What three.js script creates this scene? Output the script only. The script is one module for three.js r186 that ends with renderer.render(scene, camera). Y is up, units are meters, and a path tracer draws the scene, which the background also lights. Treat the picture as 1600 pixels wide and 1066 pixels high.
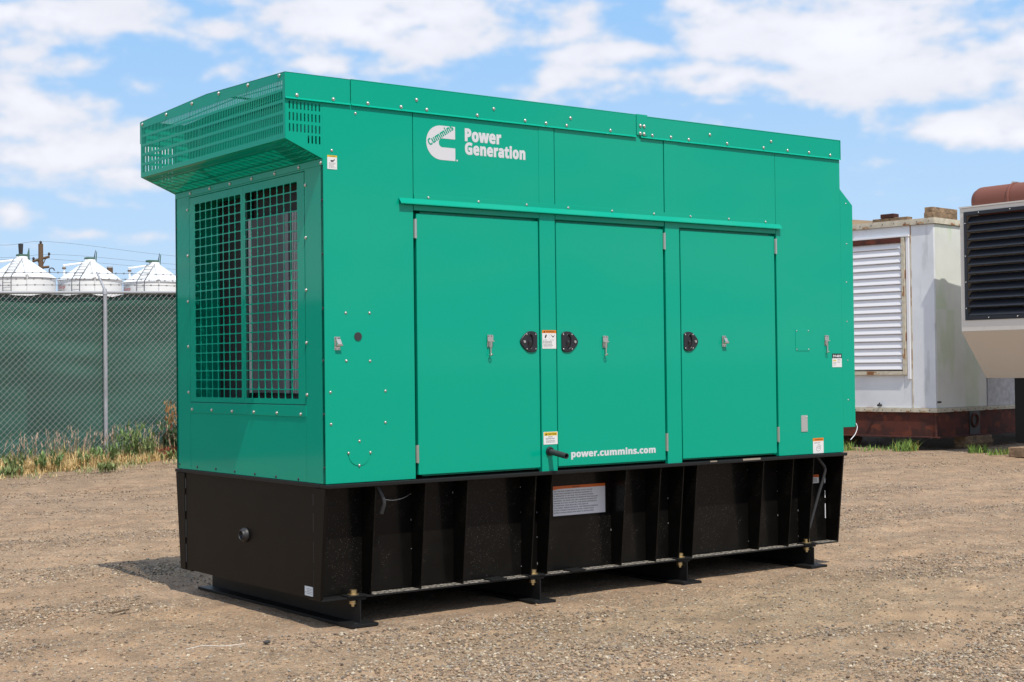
import * as THREE from 'three';
import { RoundedBoxGeometry } from 'three/addons/geometries/RoundedBoxGeometry.js';
import { mergeGeometries } from 'three/addons/utils/BufferGeometryUtils.js';
import { FontLoader } from 'three/addons/loaders/FontLoader.js';
import { createNoise3D, createNoise2D } from 'simplex-noise';

// ------------------------------------------------------------------ camera
const scene = new THREE.Scene();
const V3 = (x, y, z) => new THREE.Vector3(x, y, z);
const YAW = 0.6404, PITCH = 0.0193, ROLL = -0.0113;
const EYE = V3(-3.851, 1.3419, 6.7983);
const camera = new THREE.PerspectiveCamera(25.77, 1600 / 1066, 0.05, 4000);
{
  const F = V3(Math.sin(YAW) * Math.cos(PITCH), Math.sin(PITCH), -Math.cos(YAW) * Math.cos(PITCH));
  const R = V3(Math.cos(YAW), 0, Math.sin(YAW)), U = R.clone().cross(F);
  camera.position.copy(EYE);
  camera.up.copy(U.multiplyScalar(Math.cos(ROLL)).addScaledVector(R, -Math.sin(ROLL)));
  camera.lookAt(EYE.clone().add(F));
}
function rng(seed) { let a = seed >>> 0; return () => { a = (a + 0x6D2B79F5) | 0; let t = Math.imul(a ^ (a >>> 15), 1 | a); t = (t + Math.imul(t ^ (t >>> 7), 61 | t)) ^ t; return ((t ^ (t >>> 14)) >>> 0) / 4294967296; }; }
const n3 = createNoise3D(rng(11)), n2 = createNoise2D(rng(12));
const ss = (a, b, x) => { const t = Math.min(1, Math.max(0, (x - a) / (b - a))); return t * t * (3 - 2 * t); };
const lerp = (a, b, t) => a + (b - a) * t;
const fbm2 = (x, y, o) => { let s = 0, a = 0.5; for (let i = 0; i < o; i++) { s += a * n2(x, y); x *= 2.03; y *= 2.03; a *= 0.5; } return s; };

// ------------------------------------------------------------------ sky (air and clouds only) and sun
const SUN = V3(-0.125, 1, 0.604).normalize();
{
  const W = 4096, H = 2048, data = new Float32Array(W * H * 4);
  const R = [Math.cos(YAW), Math.sin(YAW)], F = [Math.sin(YAW), -Math.cos(YAW)];
  // clouds in view: tangent-plane centre, half sizes, weight
  const B = [[80, 22, 190, 46, 1], [210, 15, 110, 26, .8], [50, 80, 50, 20, .8], [112, 97, 62, 20, .95], [150, 62, 40, 14, .7], [70, 185, 120, 52, 1], [110, 235, 170, 36, .9], [210, 205, 60, 26, .8], [10, 325, 50, 16, .8], [190, 272, 80, 22, .7], [140, 365, 40, 9, .55], [230, 368, 30, 8, .5], [20, 388, 30, 9, .55], [590, 30, 260, 58, 1], [640, 75, 110, 30, .7], [380, 45, 70, 24, .85], [350, 105, 60, 14, .5], [495, 100, 55, 16, .9], [760, 40, 170, 50, .95], [940, 50, 90, 40, .6], [960, 80, 150, 20, .85], [920, 130, 100, 26, .85], [980, 125, 60, 18, .7], [1180, 50, 140, 60, .95], [1330, 45, 240, 74, 1], [1130, 115, 110, 26, .95], [1400, 118, 260, 46, 1], [1560, 100, 120, 60, 1], [1480, 20, 70, 14, .2], [1160, 158, 110, 9, .65], [1490, 198, 110, 27, 1], [1560, 210, 90, 28, .9], [1353, 212, 22, 6, .6], [1345, 303, 40, 9, .5], [1480, 308, 30, 6, .35], [650, 125, 40, 12, .4]].map(([x, y, a, b, w]) => [(x - 800) / 2330, (578 - 0.0113 * (x - 800) - y) / 2330, a / 2330, b / 2330, w]);
  const lin = (r, g, b) => [r, g, b];
  for (let j = 0; j < H; j++) {
    const el = ((j + 0.5) / H - 0.5) * Math.PI, sy = Math.sin(el), cy = Math.cos(el);
    for (let i = 0; i < W; i++) {
      const k = (j * W + i) * 4;
      if (el < 0) { data[k] = 0.42; data[k + 1] = 0.40; data[k + 2] = 0.36; data[k + 3] = 1; continue; }
      const az = ((i + 0.5) / W - 0.5) * 2 * Math.PI, dx = Math.cos(az) * cy, dz = Math.sin(az) * cy;
      const t1 = ss(0, 0.30, el), t2 = ss(0.22, 1.3, el);
      let r = lerp(0.56, 0.31, t1), g = lerp(0.76, 0.58, t1), b = lerp(0.98, 0.96, t1);
      r = lerp(r, 0.16, t2); g = lerp(g, 0.36, t2); b = lerp(b, 0.80, t2);
      // large cloud field
      const q = 1 / (0.16 + sy), px = dx * q, pz = dz * q;
      let big = 0.18 + 0.9 * n3(px * 0.8, 3.1, pz * 0.8) + 0.35 * n3(px * 1.9, 7.7, pz * 1.9);
      const tf = dx * F[0] + dz * F[1];
      if (tf > 0.5) {
        const u = (dx * R[0] + dz * R[1]) / tf, v = sy / tf;
        const win = (1 - ss(0.36, 0.52, Math.abs(u))) * (1 - ss(0.25, 0.36, v));
        if (win > 0) {
          let m = -0.75;
          for (const [bx, by, ba, bb, bw] of B) { const e = ((u - bx) / ba) ** 2 + ((v - by) / bb) ** 2; if (e < 6) m = Math.max(m, bw * 1.35 * Math.exp(-e * 0.75) - 0.75 + 0.25 * bw); }
          big = lerp(big, m, win);
        }
      }
      let X = dx * 11, Y = sy * 25, Z = dz * 11, det = 0, a = 0.52, wx = 0.45 * n3(X * 0.9, Y * 0.9, Z * 0.9 + 9);
      for (let o = 0; o < 6; o++) { det += a * n3(X + wx, Y, Z - wx); X *= 2.07; Y *= 2.07; Z *= 2.07; a *= 0.6; }
      const d = big + det * 1.05;
      const al = ss(-0.40, 0.58, d) * 0.95, thick = ss(0.15, 1.1, d);
      const sh = 0.5 + 0.5 * n3(dx * 9 + 40, sy * 26, dz * 9);
      const cb = lerp(0.85, 1.0, thick) - 0.13 * sh * thick;
      r = lerp(r, cb * 0.985, al); g = lerp(g, cb * 0.995, al); b = lerp(b, cb * 1.05 + 0.02, al);
      data[k] = r; data[k + 1] = g; data[k + 2] = b; data[k + 3] = 1;
    }
  }
  const sky = new THREE.DataTexture(data, W, H, THREE.RGBAFormat, THREE.FloatType);
  sky.mapping = THREE.EquirectangularReflectionMapping; sky.magFilter = sky.minFilter = THREE.LinearFilter; sky.needsUpdate = true;
  scene.background = sky; scene.environment = sky;
}
const sun = new THREE.DirectionalLight(new THREE.Color().setRGB(1, 0.95, 0.86), 4.2);
sun.position.copy(SUN).multiplyScalar(60); sun.target.position.set(0, 0, 0);
sun.castShadow = true; sun.shadow.mapSize.set(4096, 4096); sun.shadow.radius = 1;
Object.assign(sun.shadow.camera, { left: -30, right: 30, top: 30, bottom: -30, near: 1, far: 160 });
scene.add(sun, sun.target);
const renderer = new THREE.WebGLRenderer({ antialias: true });
renderer.setSize(1024, 682); renderer.shadowMap.enabled = true;
renderer.toneMapping = THREE.LinearToneMapping; renderer.toneMappingExposure = 1.0;

// ------------------------------------------------------------------ textures
function dataTex(w, h, fn, srgb = true) {
  const d = new Uint8Array(w * h * 4);
  for (let y = 0; y < h; y++) for (let x = 0; x < w; x++) { const c = fn(x / w, y / h, x, y), k = (y * w + x) * 4; d[k] = c[0]; d[k + 1] = c[1]; d[k + 2] = c[2]; d[k + 3] = c[3] ?? 255; }
  const t = new THREE.DataTexture(d, w, h); t.magFilter = THREE.LinearFilter; t.minFilter = THREE.LinearMipmapLinearFilter; t.generateMipmaps = true;
  t.wrapS = t.wrapT = THREE.RepeatWrapping; if (srgb) t.colorSpace = THREE.SRGBColorSpace; t.needsUpdate = true; return t;
}
// tileable fbm on a torus of n cells
function tileNoise(seed) {
  const r = rng(seed), P = new Float32Array(65536).map(() => r() * 2 - 1);
  const g = (x, y, n) => P[(((y % n) + n) % n * 251 + ((x % n) + n) % n + n * 17) & 65535];
  const v = (x, y, n) => { const xi = Math.floor(x), yi = Math.floor(y), fx = x - xi, fy = y - yi, u = fx * fx * (3 - 2 * fx), w = fy * fy * (3 - 2 * fy); return lerp(lerp(g(xi, yi, n), g(xi + 1, yi, n), u), lerp(g(xi, yi + 1, n), g(xi + 1, yi + 1, n), u), w); };
  return (u, w, n, o) => { let s = 0, a = 0.55; for (let i = 0; i < o; i++) { s += a * v(u * n, w * n, n); n *= 2; a *= 0.52; } return s; };
}
const tn = tileNoise(5);
const waveTex = dataTex(256, 256, (u, v) => { const c = 128 + 90 * tn(u, v, 3, 3); return [c, c, c]; }, false); waveTex.repeat.set(0.55, 0.55);
const speckTex = (() => { const r = rng(21), s = new Uint8Array(512 * 512); for (let i = 0; i < 2400; i++) { const x = (r() * 512) | 0, y = (r() * 512) | 0, q = tn(x / 512, y / 512, 4, 3); if (q > -0.05) { s[y * 512 + x] = 60 + r() * 90; if (r() < .3) s[y * 512 + ((x + 1) & 511)] = 50; } }
  return dataTex(512, 512, (u, v, x, y) => { const q = 15 + 6 * tn(u, v, 8, 5) + s[y * 512 + x]; return [q * 1.02, q * 0.95, q * 0.86]; }); })();
speckTex.repeat.set(1 / 0.9, 1 / 0.9);
const tankTex = dataTex(256, 256, (u, v) => { const q = 15 + 3 * tn(u, v, 8, 5); return [q * 1.10, q * 0.95, q * 0.82]; });  // brown tint paints the ground reflection into the end plates
const dustTex = dataTex(256, 256, (u, v) => { const q = ss(-.3, .3, tn(u, v, 24, 4)); return [lerp(60, 150, q), lerp(57, 142, q), lerp(52, 130, q)]; }); dustTex.repeat.set(3, 3);
const rustTex = dataTex(512, 512, (u, v) => { const a = ss(-.25, .35, tn(u, v, 5, 6)), b = ss(.1, .5, tn(u + .37, v + .2, 9, 5)); return [lerp(lerp(66, 88, a), 104, b), lerp(lerp(36, 42, a), 52, b), lerp(lerp(29, 31, a), 34, b)]; });
const woodTex = dataTex(256, 256, (u, v) => { const g = tn(u * .5, v, 40, 4) * .6 + tn(u, v, 6, 4) * .5; const q = 1 + g * .5; return [140 * q, 116 * q, 90 * q].map(x => Math.max(20, Math.min(255, x))); });
const whiteTex = dataTex(512, 512, (u, v) => { const q = 226 + 10 * tn(u, v, 6, 5) - 16 * ss(.15, .5, tn(u * 1, v * .25, 16, 4)); return [q * .97, q * .985, q * 1.0]; }); whiteTex.repeat.set(.5, .5);
const trimTex = dataTex(512, 512, (u, v) => { const a = ss(.12, .42, tn(u, v, 6, 6)); const q = 1 + .12 * tn(u, v, 20, 4); return [lerp(196, 140, a) * q, lerp(188, 92, a) * q, lerp(168, 52, a) * q].map(x => Math.min(255, x)); });
const screenTex = dataTex(512, 512, (u, v) => { const q = 1 + .24 * tn(u * .25, v, 8, 4) + .12 * tn(u, v, 5, 5); return [46 * q, 86 * q, 75 * q]; }); screenTex.repeat.set(.3, .4);
const galvTex = dataTex(256, 256, (u, v) => { const q = 165 + 22 * tn(u, v, 16, 4); return [q, q * 1.01, q * 1.03]; });

// ------------------------------------------------------------------ materials
const std = (o) => new THREE.MeshStandardMaterial(o), phy = (o) => new THREE.MeshPhysicalMaterial(o);
const rgb = (r, g, b) => new THREE.Color().setRGB(r, g, b);
const M = {
  green: phy({ color: rgb(0.0, 0.33, 0.212), roughness: 0.5, specularIntensity: 0.05, clearcoat: 0.42, clearcoatRoughness: 0.06, bumpMap: waveTex, bumpScale: 0.0022 }),
  black: phy({ color: 0xffffff, map: speckTex, roughness: 0.45, specularIntensity: 0.15, clearcoat: 0.26, clearcoatRoughness: 0.15, bumpMap: waveTex, bumpScale: 0.0015 }),
  blackEnd: phy({ color: 0xffffff, map: tankTex, roughness: 0.5, specularIntensity: 0.15, clearcoat: 0.16, clearcoatRoughness: 0.2, bumpMap: waveTex, bumpScale: 0.001 }),
  blackPlain: phy({ color: rgb(0.01, 0.01, 0.01), roughness: 0.5, specularIntensity: 0.5 }),
  dusty: std({ map: dustTex, roughness: 0.95 }),
  dark: std({ color: rgb(0.012, 0.012, 0.012), roughness: 0.9 }),
  plastic: std({ color: rgb(0.014, 0.014, 0.018), roughness: 0.38 }),
  rubber: std({ color: rgb(0.03, 0.03, 0.032), roughness: 0.6 }),
  steel: std({ color: rgb(0.62, 0.59, 0.54), metalness: 1, roughness: 0.32 }),
  zinc: std({ color: rgb(0.62, 0.47, 0.24), metalness: 1, roughness: 0.4 }),
  alu: std({ color: rgb(0.5, 0.5, 0.5), metalness: 0.6, roughness: 0.5 }),
  radiator: std({ color: rgb(0.028, 0.028, 0.03), roughness: 0.7 }),  // near-black for the blocks behind the grille
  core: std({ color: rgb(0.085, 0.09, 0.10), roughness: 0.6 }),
  white: std({ color: rgb(0.8, 0.8, 0.82), roughness: 0.5 }),
  print: std({ color: rgb(0.60, 0.60, 0.62), roughness: 0.5 }),
  galv: std({ map: galvTex, metalness: 0.35, roughness: 0.5 }),
  screen: std({ map: screenTex, roughness: 0.85, side: THREE.DoubleSide }),
  gap_shade: std({ color: rgb(0.012, 0.02, 0.018), roughness: 0.9, side: THREE.DoubleSide }),  // near-black shade colour for the strip above the screen
  wall: phy({ map: whiteTex, roughness: 0.45, clearcoat: 0.4, clearcoatRoughness: 0.2 }),
  trim: std({ map: trimTex, roughness: 0.7 }),
  rust: std({ map: rustTex, roughness: 0.9 }),
  wood: std({ map: woodTex, roughness: 0.95 }),
  cream: std({ color: rgb(0.70, 0.66, 0.59), roughness: 0.55 }),
  louver: std({ color: rgb(0.012, 0.015, 0.022), roughness: 0.4 }),
  bin: std({ color: rgb(0.76, 0.78, 0.78), roughness: 0.5 }),
  bark: std({ color: rgb(0.13, 0.085, 0.05), roughness: 0.95 }),
  muffler: std({ color: rgb(0.19, 0.068, 0.047), roughness: 0.85, bumpMap: waveTex, bumpScale: .002 }),
};

// ------------------------------------------------------------------ helpers
const taken = {};
const numbered = (n) => { const k = taken[n] = (taken[n] ?? -1) + 1; return k ? `${n}_${String(k).padStart(3, '0')}` : n; };
function uvMetres(g) {
  const p = g.attributes.position, n = g.attributes.normal, uv = new Float32Array(p.count * 2);
  for (let i = 0; i < p.count; i++) {
    const ax = Math.abs(n.getX(i)), ay = Math.abs(n.getY(i)), az = Math.abs(n.getZ(i));
    if (ax > ay && ax > az) { uv[2 * i] = p.getZ(i); uv[2 * i + 1] = p.getY(i); } else if (ay > az) { uv[2 * i] = p.getX(i); uv[2 * i + 1] = p.getZ(i); } else { uv[2 * i] = p.getX(i); uv[2 * i + 1] = p.getY(i); }
  }
  g.setAttribute('uv', new THREE.BufferAttribute(uv, 2)); return g;
}
function mesh(parent, name, geo, mat, label) {
  const m = new THREE.Mesh(geo, mat); m.name = parent === scene ? numbered(name) : name; m.castShadow = m.receiveShadow = true;
  if (label) m.userData.label = label; parent.add(m); return m;
}
function thing(name, label, category, pos = [0, 0, 0], turn = 0, group) {
  const g = new THREE.Group(); g.name = numbered(name); g.position.set(...pos); g.rotation.y = turn; g.userData = { label, category }; if (group) g.userData.group = group; scene.add(g); return g;
}
function tag(o, label, category, group) { o.userData = { label, category }; if (group) o.userData.group = group; return o; }
function box(x0, x1, y0, y1, z0, z1, r = 0.0025) {
  const w = x1 - x0, h = y1 - y0, d = z1 - z0, q = Math.min(r, w / 3, h / 3, d / 3);
  const g = q > 0.0004 ? new RoundedBoxGeometry(w, h, d, 1, q) : new THREE.BoxGeometry(w, h, d);
  g.translate((x0 + x1) / 2, (y0 + y1) / 2, (z0 + z1) / 2); return uvMetres(g);
}
function cyl(a, b, r0, r1 = r0, n = 12, open = false) {
  const A = V3(...a), Bv = V3(...b), d = Bv.clone().sub(A), g = new THREE.CylinderGeometry(r1, r0, d.length(), n, 1, open);
  g.applyQuaternion(new THREE.Quaternion().setFromUnitVectors(V3(0, 1, 0), d.clone().normalize())); g.translate((A.x + Bv.x) / 2, (A.y + Bv.y) / 2, (A.z + Bv.z) / 2); return g;
}
const merge = (a) => mergeGeometries(a.map(g => { const q = g.index ? g.toNonIndexed() : g; for (const k of Object.keys(q.attributes)) if (!['position', 'normal', 'uv'].includes(k)) q.deleteAttribute(k); return q; }));
function poly(pts) { const s = new THREE.Shape(); pts.forEach(([x, y], i) => i ? s.lineTo(x, y) : s.moveTo(x, y)); s.closePath(); return s; }
function rrect(x0, x1, y0, y1, r) { const s = new THREE.Path(); s.moveTo(x0 + r, y0); s.lineTo(x1 - r, y0); s.quadraticCurveTo(x1, y0, x1, y0 + r); s.lineTo(x1, y1 - r); s.quadraticCurveTo(x1, y1, x1 - r, y1); s.lineTo(x0 + r, y1); s.quadraticCurveTo(x0, y1, x0, y1 - r); s.lineTo(x0, y0 + r); s.quadraticCurveTo(x0, y0, x0 + r, y0); return s; }
// sheet with holes: in plane z (front at z), or in plane x facing -x (front at x)
function sheetZ(shape, zf, t = 0.003, cs = 2) { const g = new THREE.ExtrudeGeometry(shape, { depth: t, bevelEnabled: false, curveSegments: cs }); g.translate(0, 0, zf - t); return uvMetres(g); }
function sheetX(shape, xf, t = 0.003, cs = 2) { const g = new THREE.ExtrudeGeometry(shape, { depth: t, bevelEnabled: false, curveSegments: cs }); g.rotateY(-Math.PI / 2); g.translate(xf + t, 0, 0); return uvMetres(g); }
const rect = (x0, x1, y0, y1) => poly([[x0, y0], [x1, y0], [x1, y1], [x0, y1]]);
const fontBold = await new FontLoader().loadAsync('fonts/droid/droid_sans_bold.typeface.json');
function lettering(text, x0, y0, w, h, z, heavy = 0.0) {
  const shapes = fontBold.generateShapes(text, 1);
  const g = new THREE.ExtrudeGeometry(shapes, { depth: 0.01, curveSegments: 5, bevelEnabled: heavy > 0, bevelThickness: 0.005, bevelSize: heavy, bevelSegments: 1 });
  g.computeBoundingBox(); const b = g.boundingBox; g.translate(-b.min.x, -b.min.y, -b.min.z);
  g.scale(w / (b.max.x - b.min.x), h / (b.max.y - b.min.y), 0.0008 / (b.max.z - b.min.z)); g.translate(x0, y0, z); return g;
}
function labelTex(w, h, draw) { const c = document.createElement('canvas'); c.width = w; c.height = h; const x = c.getContext('2d'); x.fillStyle = '#f2f2f0'; x.fillRect(0, 0, w, h); draw(x, w, h); const t = new THREE.CanvasTexture(c); t.colorSpace = THREE.SRGBColorSpace; return std({ map: t, color: rgb(.78, .78, .78), roughness: 0.45 }); }
function stickerZ(parent, x0, x1, y0, y1, z, mat, label) { const g = new THREE.PlaneGeometry(x1 - x0, y1 - y0); g.translate((x0 + x1) / 2, (y0 + y1) / 2, z + 0.0016); return mesh(parent, 'sticker', g, mat, label); }

// ================================================================== ground
const groundHeight = (x, z) => 0.04 * Math.min(6, Math.max(0, x - 2.8)) * ss(-9, -14, z) ;
const relief = (x, z) => 0.018 * fbm2(x * 1.1, z * 1.1, 3) + 0.012 * fbm2(x * 6, z * 6, 3) + 0.016 * fbm2(x * 0.35 + 5, z * 2.2, 3) - 0.014;
const gravelMask = (x, z) => { const q = fbm2(x * 0.2 + 3, z * 0.55 - 7, 4); return ss(-0.08, 0.26, q + 0.02); };
{
  const axis = (lo, hi, step, far) => { const a = []; for (let t = lo; t <= hi + 1e-6; t += step) a.push(t); const out = []; let s = step, t = hi; while (t < far) { s *= 1.28; t += s; out.push(t); } const neg = []; s = step; t = lo; while (t > -far) { s *= 1.28; t -= s; neg.unshift(t); } return [...neg, ...a, ...out]; };
  const xs = axis(-3, 9, 0.045, 1500), zs = axis(-7, 4.2, 0.045, 1500), nx = xs.length, nz = zs.length;
  const P = new Float32Array(nx * nz * 3), C = new Float32Array(nx * nz * 3), T = new Float32Array(nx * nz * 2), idx = [];
  for (let j = 0; j < nz; j++) for (let i = 0; i < nx; i++) {
    const x = xs[i], z = zs[j], k = j * nx + i, g = gravelMask(x, z);
    const near = 1 - ss(14, 30, Math.hypot(x, z));
    const foot = z > -2.0 && z < 0.12 && x > -0.3 && x < 4.3 ? 0.3 : 1;
    let h = groundHeight(x, z) + near * foot * relief(x, z);
    P[k * 3] = x; P[k * 3 + 1] = h; P[k * 3 + 2] = z; T[k * 2] = x / 4; T[k * 2 + 1] = z / 4;
    const w = 1 + 0.15 * fbm2(x * 0.3, z * 0.8, 4) + 0.11 * fbm2(x * 2.0 + 9, z * 3.2, 3), q = g * 0.55;
    C[k * 3] = w * lerp(1.0, 0.92, q); C[k * 3 + 1] = w * lerp(0.985, 0.93, q); C[k * 3 + 2] = w * lerp(0.95, 0.95, q);
  }
  for (let j = 0; j < nz - 1; j++) for (let i = 0; i < nx - 1; i++) { const a = j * nx + i, b = a + 1, c = a + nx, d = c + 1; idx.push(a, c, b, b, c, d); }
  const g = new THREE.BufferGeometry(); g.setAttribute('position', new THREE.BufferAttribute(P, 3)); g.setAttribute('color', new THREE.BufferAttribute(C, 3)); g.setAttribute('uv', new THREE.BufferAttribute(T, 2)); g.setIndex(idx); g.computeVertexNormals();
  // gravelly dirt: sandy base with small stones pressed into it
  const N = 2048, col = new Float32Array(N * N * 3), hgt = new Float32Array(N * N), r = rng(33);
  for (let y = 0; y < N; y++) for (let x = 0; x < N; x++) { const k = y * N + x, u = x / N, v = y / N, f = tn(u, v, 24, 3), e = r() - 0.5, m = 1 + 0.20 * f + 0.5 * e; col[k * 3] = 149 * m; col[k * 3 + 1] = 123 * m; col[k * 3 + 2] = 97 * m; hgt[k] = 60 + 24 * f + 34 * e; }
  const tones = [[156, 134, 107], [143, 124, 104], [170, 151, 126], [122, 104, 86], [162, 136, 112], [140, 130, 118], [182, 168, 146], [112, 97, 82], [155, 130, 101]];
  for (let s = 0; s < 150000; s++) {
    const cx = r() * N, cy = r() * N; if (tn(cx / N, cy / N, 7, 3) + r() * .9 - .2 < 0) continue;
    const R = 1.1 + 4.6 * r() ** 4, as = 0.6 + 0.4 * r(), th = r() * 6.3, c = tones[(r() * tones.length) | 0], m = 0.86 + 0.25 * r(), ct = Math.cos(th), st = Math.sin(th), ri = Math.ceil(R) + 1;
    for (let dy = -ri; dy <= ri; dy++) for (let dx = -ri; dx <= ri; dx++) {
      const a = (dx * ct + dy * st) / R, b = (-dx * st + dy * ct) / (R * as), e = a * a + b * b; if (e > 1) continue;
      const k = (((Math.round(cy) + dy) % N + N) % N) * N + ((Math.round(cx) + dx) % N + N) % N; col[k * 3] = c[0] * m; col[k * 3 + 1] = c[1] * m; col[k * 3 + 2] = c[2] * m; hgt[k] = Math.max(hgt[k], 70 + 26 * R * Math.sqrt(1 - e));
    }
  }
  const cl = (v) => Math.max(0, Math.min(255, v));
  const map = dataTex(N, N, (u, v, x, y) => { const k = (y * N + x) * 3; return [cl(col[k]), cl(col[k + 1]), cl(col[k + 2])]; });
  const bump = dataTex(N, N, (u, v, x, y) => { const q = cl(hgt[y * N + x]); return [q, q, q]; }, false);
  const m = mesh(scene, 'ground', g, std({ map, bumpMap: bump, bumpScale: 0.010, roughness: 0.97, vertexColors: true })); m.userData = { kind: 'structure', label: 'bare sandy dirt yard strewn with gravel', category: 'ground' };
  // loose stones
  const stone = new THREE.IcosahedronGeometry(1, 0); { const p = stone.attributes.position; for (let i = 0; i < p.count; i++) { const x = p.getX(i), y = p.getY(i), z = p.getZ(i), s = 1 + 0.28 * n3(x * 1.4, y * 1.4, z * 1.4); p.setXYZ(i, x * s, y * s * 0.62, z * s * 0.8); } stone.computeVertexNormals(); }
  const q = rng(77), list = [];
  let tries = 0; while (list.length < 240000 && tries++ < 2400000) {
    const dpt = 5.6 + 22 * q() ** 1.7, lat = (q() * 2 - 1) * 0.40 * dpt, x = EYE.x + Math.sin(YAW) * dpt + Math.cos(YAW) * lat, z = EYE.z - Math.cos(YAW) * dpt + Math.sin(YAW) * lat;
    if (z < -14.2 || (x > -0.05 && x < 4.1 && z < 0.05 && z > -1.9)) continue;
    if (q() > 0.10 + 0.9 * gravelMask(x, z)) continue;
    list.push([x, z, 0.0024 + 0.0092 * q() ** 4, q() * 6.3, q(), q()]);
  }
  const im = new THREE.InstancedMesh(stone, std({ roughness: 0.92 }), list.length), o = new THREE.Object3D(), cc = new THREE.Color();
  list.forEach(([x, z, s, a, b, c], i) => { const near = 1 - ss(14, 30, Math.hypot(x, z)); o.position.set(x, groundHeight(x, z) + near * relief(x, z) + s * 0.22, z); o.rotation.set((b - .5) * .7, a, (c - .5) * .7); o.scale.setScalar(s); o.updateMatrix(); im.setMatrixAt(i, o.matrix); const t = tones[(b * 977 | 0) % tones.length], m2 = 0.82 + 0.3 * c; cc.setRGB(t[0] / 255 * m2, t[1] / 255 * m2, t[2] / 255 * m2, THREE.SRGBColorSpace); im.setColorAt(i, cc); });
  im.name = 'loose_gravel'; im.castShadow = im.receiveShadow = true; im.userData = { kind: 'stuff', label: 'loose tan and grey gravel scattered over the dirt', category: 'gravel' }; scene.add(im);
}

// ================================================================== the generator
const gen = thing('generator_set', 'green enclosed diesel generator on a black ribbed fuel tank base', 'generator');
const boltGeo = merge([(() => { const g = new THREE.SphereGeometry(0.0105, 10, 5, 0, Math.PI * 2, 0, Math.PI / 2); g.scale(1, 0.75, 1); g.translate(0, 0.003, 0); return g; })(), (() => { const g = new THREE.CylinderGeometry(0.0125, 0.0125, 0.003, 12); g.translate(0, 0.0015, 0); return g; })()]);
const boltZ = boltGeo.clone().rotateX(Math.PI / 2), boltX = boltGeo.clone().rotateZ(Math.PI / 2);
const plugX = (() => { const g = new THREE.SphereGeometry(0.0085, 8, 4, 0, Math.PI * 2, 0, Math.PI / 2); g.scale(1, .6, 1); return g.rotateZ(Math.PI / 2); })();
function boltsZ(parent, pts, z, s = 1) { for (const [x, y] of pts) { const m = mesh(parent, 'bolt', boltZ, M.steel); m.position.set(x, y, z); m.scale.setScalar(s); } }
function boltsX(parent, pts, x, s = 1) { for (const [z, y] of pts) { const m = mesh(parent, 'bolt', boltX, M.steel); m.position.set(x, y, z); m.scale.setScalar(s); } }
const W = 1.856, yB = 0.757, yE = 2.455, yF = 2.751, yT = 2.888, XE = 4.021, HO = -0.222;

// --- green inner lining backs the seams and keeps the cabinet closed
mesh(gen, 'inner_lining', box(0.62, XE - 0.04, yB + 0.01, 2.84, -W + 0.05, -0.034, 0), M.green);
// --- long side panels
const sidePanel = mesh(gen, 'wall_panel', box(0.0, 0.5555, yB, yF + 0.02, -0.03, 0), M.green, 'green side panel with louvre slots, bolts and a round cover');
boltsZ(sidePanel, [[0.197, 2.709], [0.051, 2.501], [0.127, 1.651], [0.272, 1.653], [0.128, 1.399], [0.273, 1.398], [0.031, 1.236], [0.367, 1.237], [0.033, 1.069], [0.365, 1.069]], 0, 0.6);
{ const cov = mesh(sidePanel, 'round_cover', (() => { const g = new THREE.CylinderGeometry(0.066, 0.066, 0.003, 40); g.rotateX(Math.PI / 2); g.translate(0.2015, 0.912, 0.0015); return uvMetres(g); })(), M.green); boltsZ(sidePanel, [[0.202, 0.976], [0.135, 0.915], [0.268, 0.913], [0.200, 0.848]], 0.003, 0.58);
  mesh(sidePanel, 'rubber_plug', (() => { const g = new THREE.CylinderGeometry(0.0225, 0.0225, 0.004, 24); g.rotateX(Math.PI / 2); g.translate(0.2, 1.527, 0.002); return g; })(), M.rubber); }
for (const [a, b] of [[0.5595, 1.4225], [1.5405, 2.3965], [2.5205, 3.3855]]) mesh(gen, 'wall_panel', box(a, b, 2.215, yF + 0.02, -0.03, -0.001), M.green);
for (const [a, b] of [[1.4195, 1.5375], [2.4, 2.523]]) mesh(gen, 'door_post', box(a + .002, b - .002, yB - 0.006, yF + 0.02, -0.028, 0.0008), M.green);
const rp = mesh(gen, 'wall_panel', box(3.3875, XE, yB, yF + 0.02, -0.03, -0.0008), M.green, 'green side panel with stickers, hasp and a small cover plate');
mesh(rp, 'cover_plate', box(3.558, 3.69, 1.446, 1.59, -0.001, 0.0018, 0.0008), M.green);
boltsZ(rp, [[3.568, 1.579], [3.682, 1.580], [3.568, 1.456], [3.683, 1.456]], 0.0018, 0.38);
{ const pl = mesh(rp, 'name_plate', box(3.6, 3.661, 0.908, 1.017, -0.001, 0.003, 0.0012), std({ color: rgb(0.42, 0.42, 0.4), roughness: .5, metalness: .3 })); boltsZ(rp, [[3.608, 1.006], [3.652, 1.006], [3.608, 0.92], [3.652, 0.92]], 0.003, 0.3); }
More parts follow.
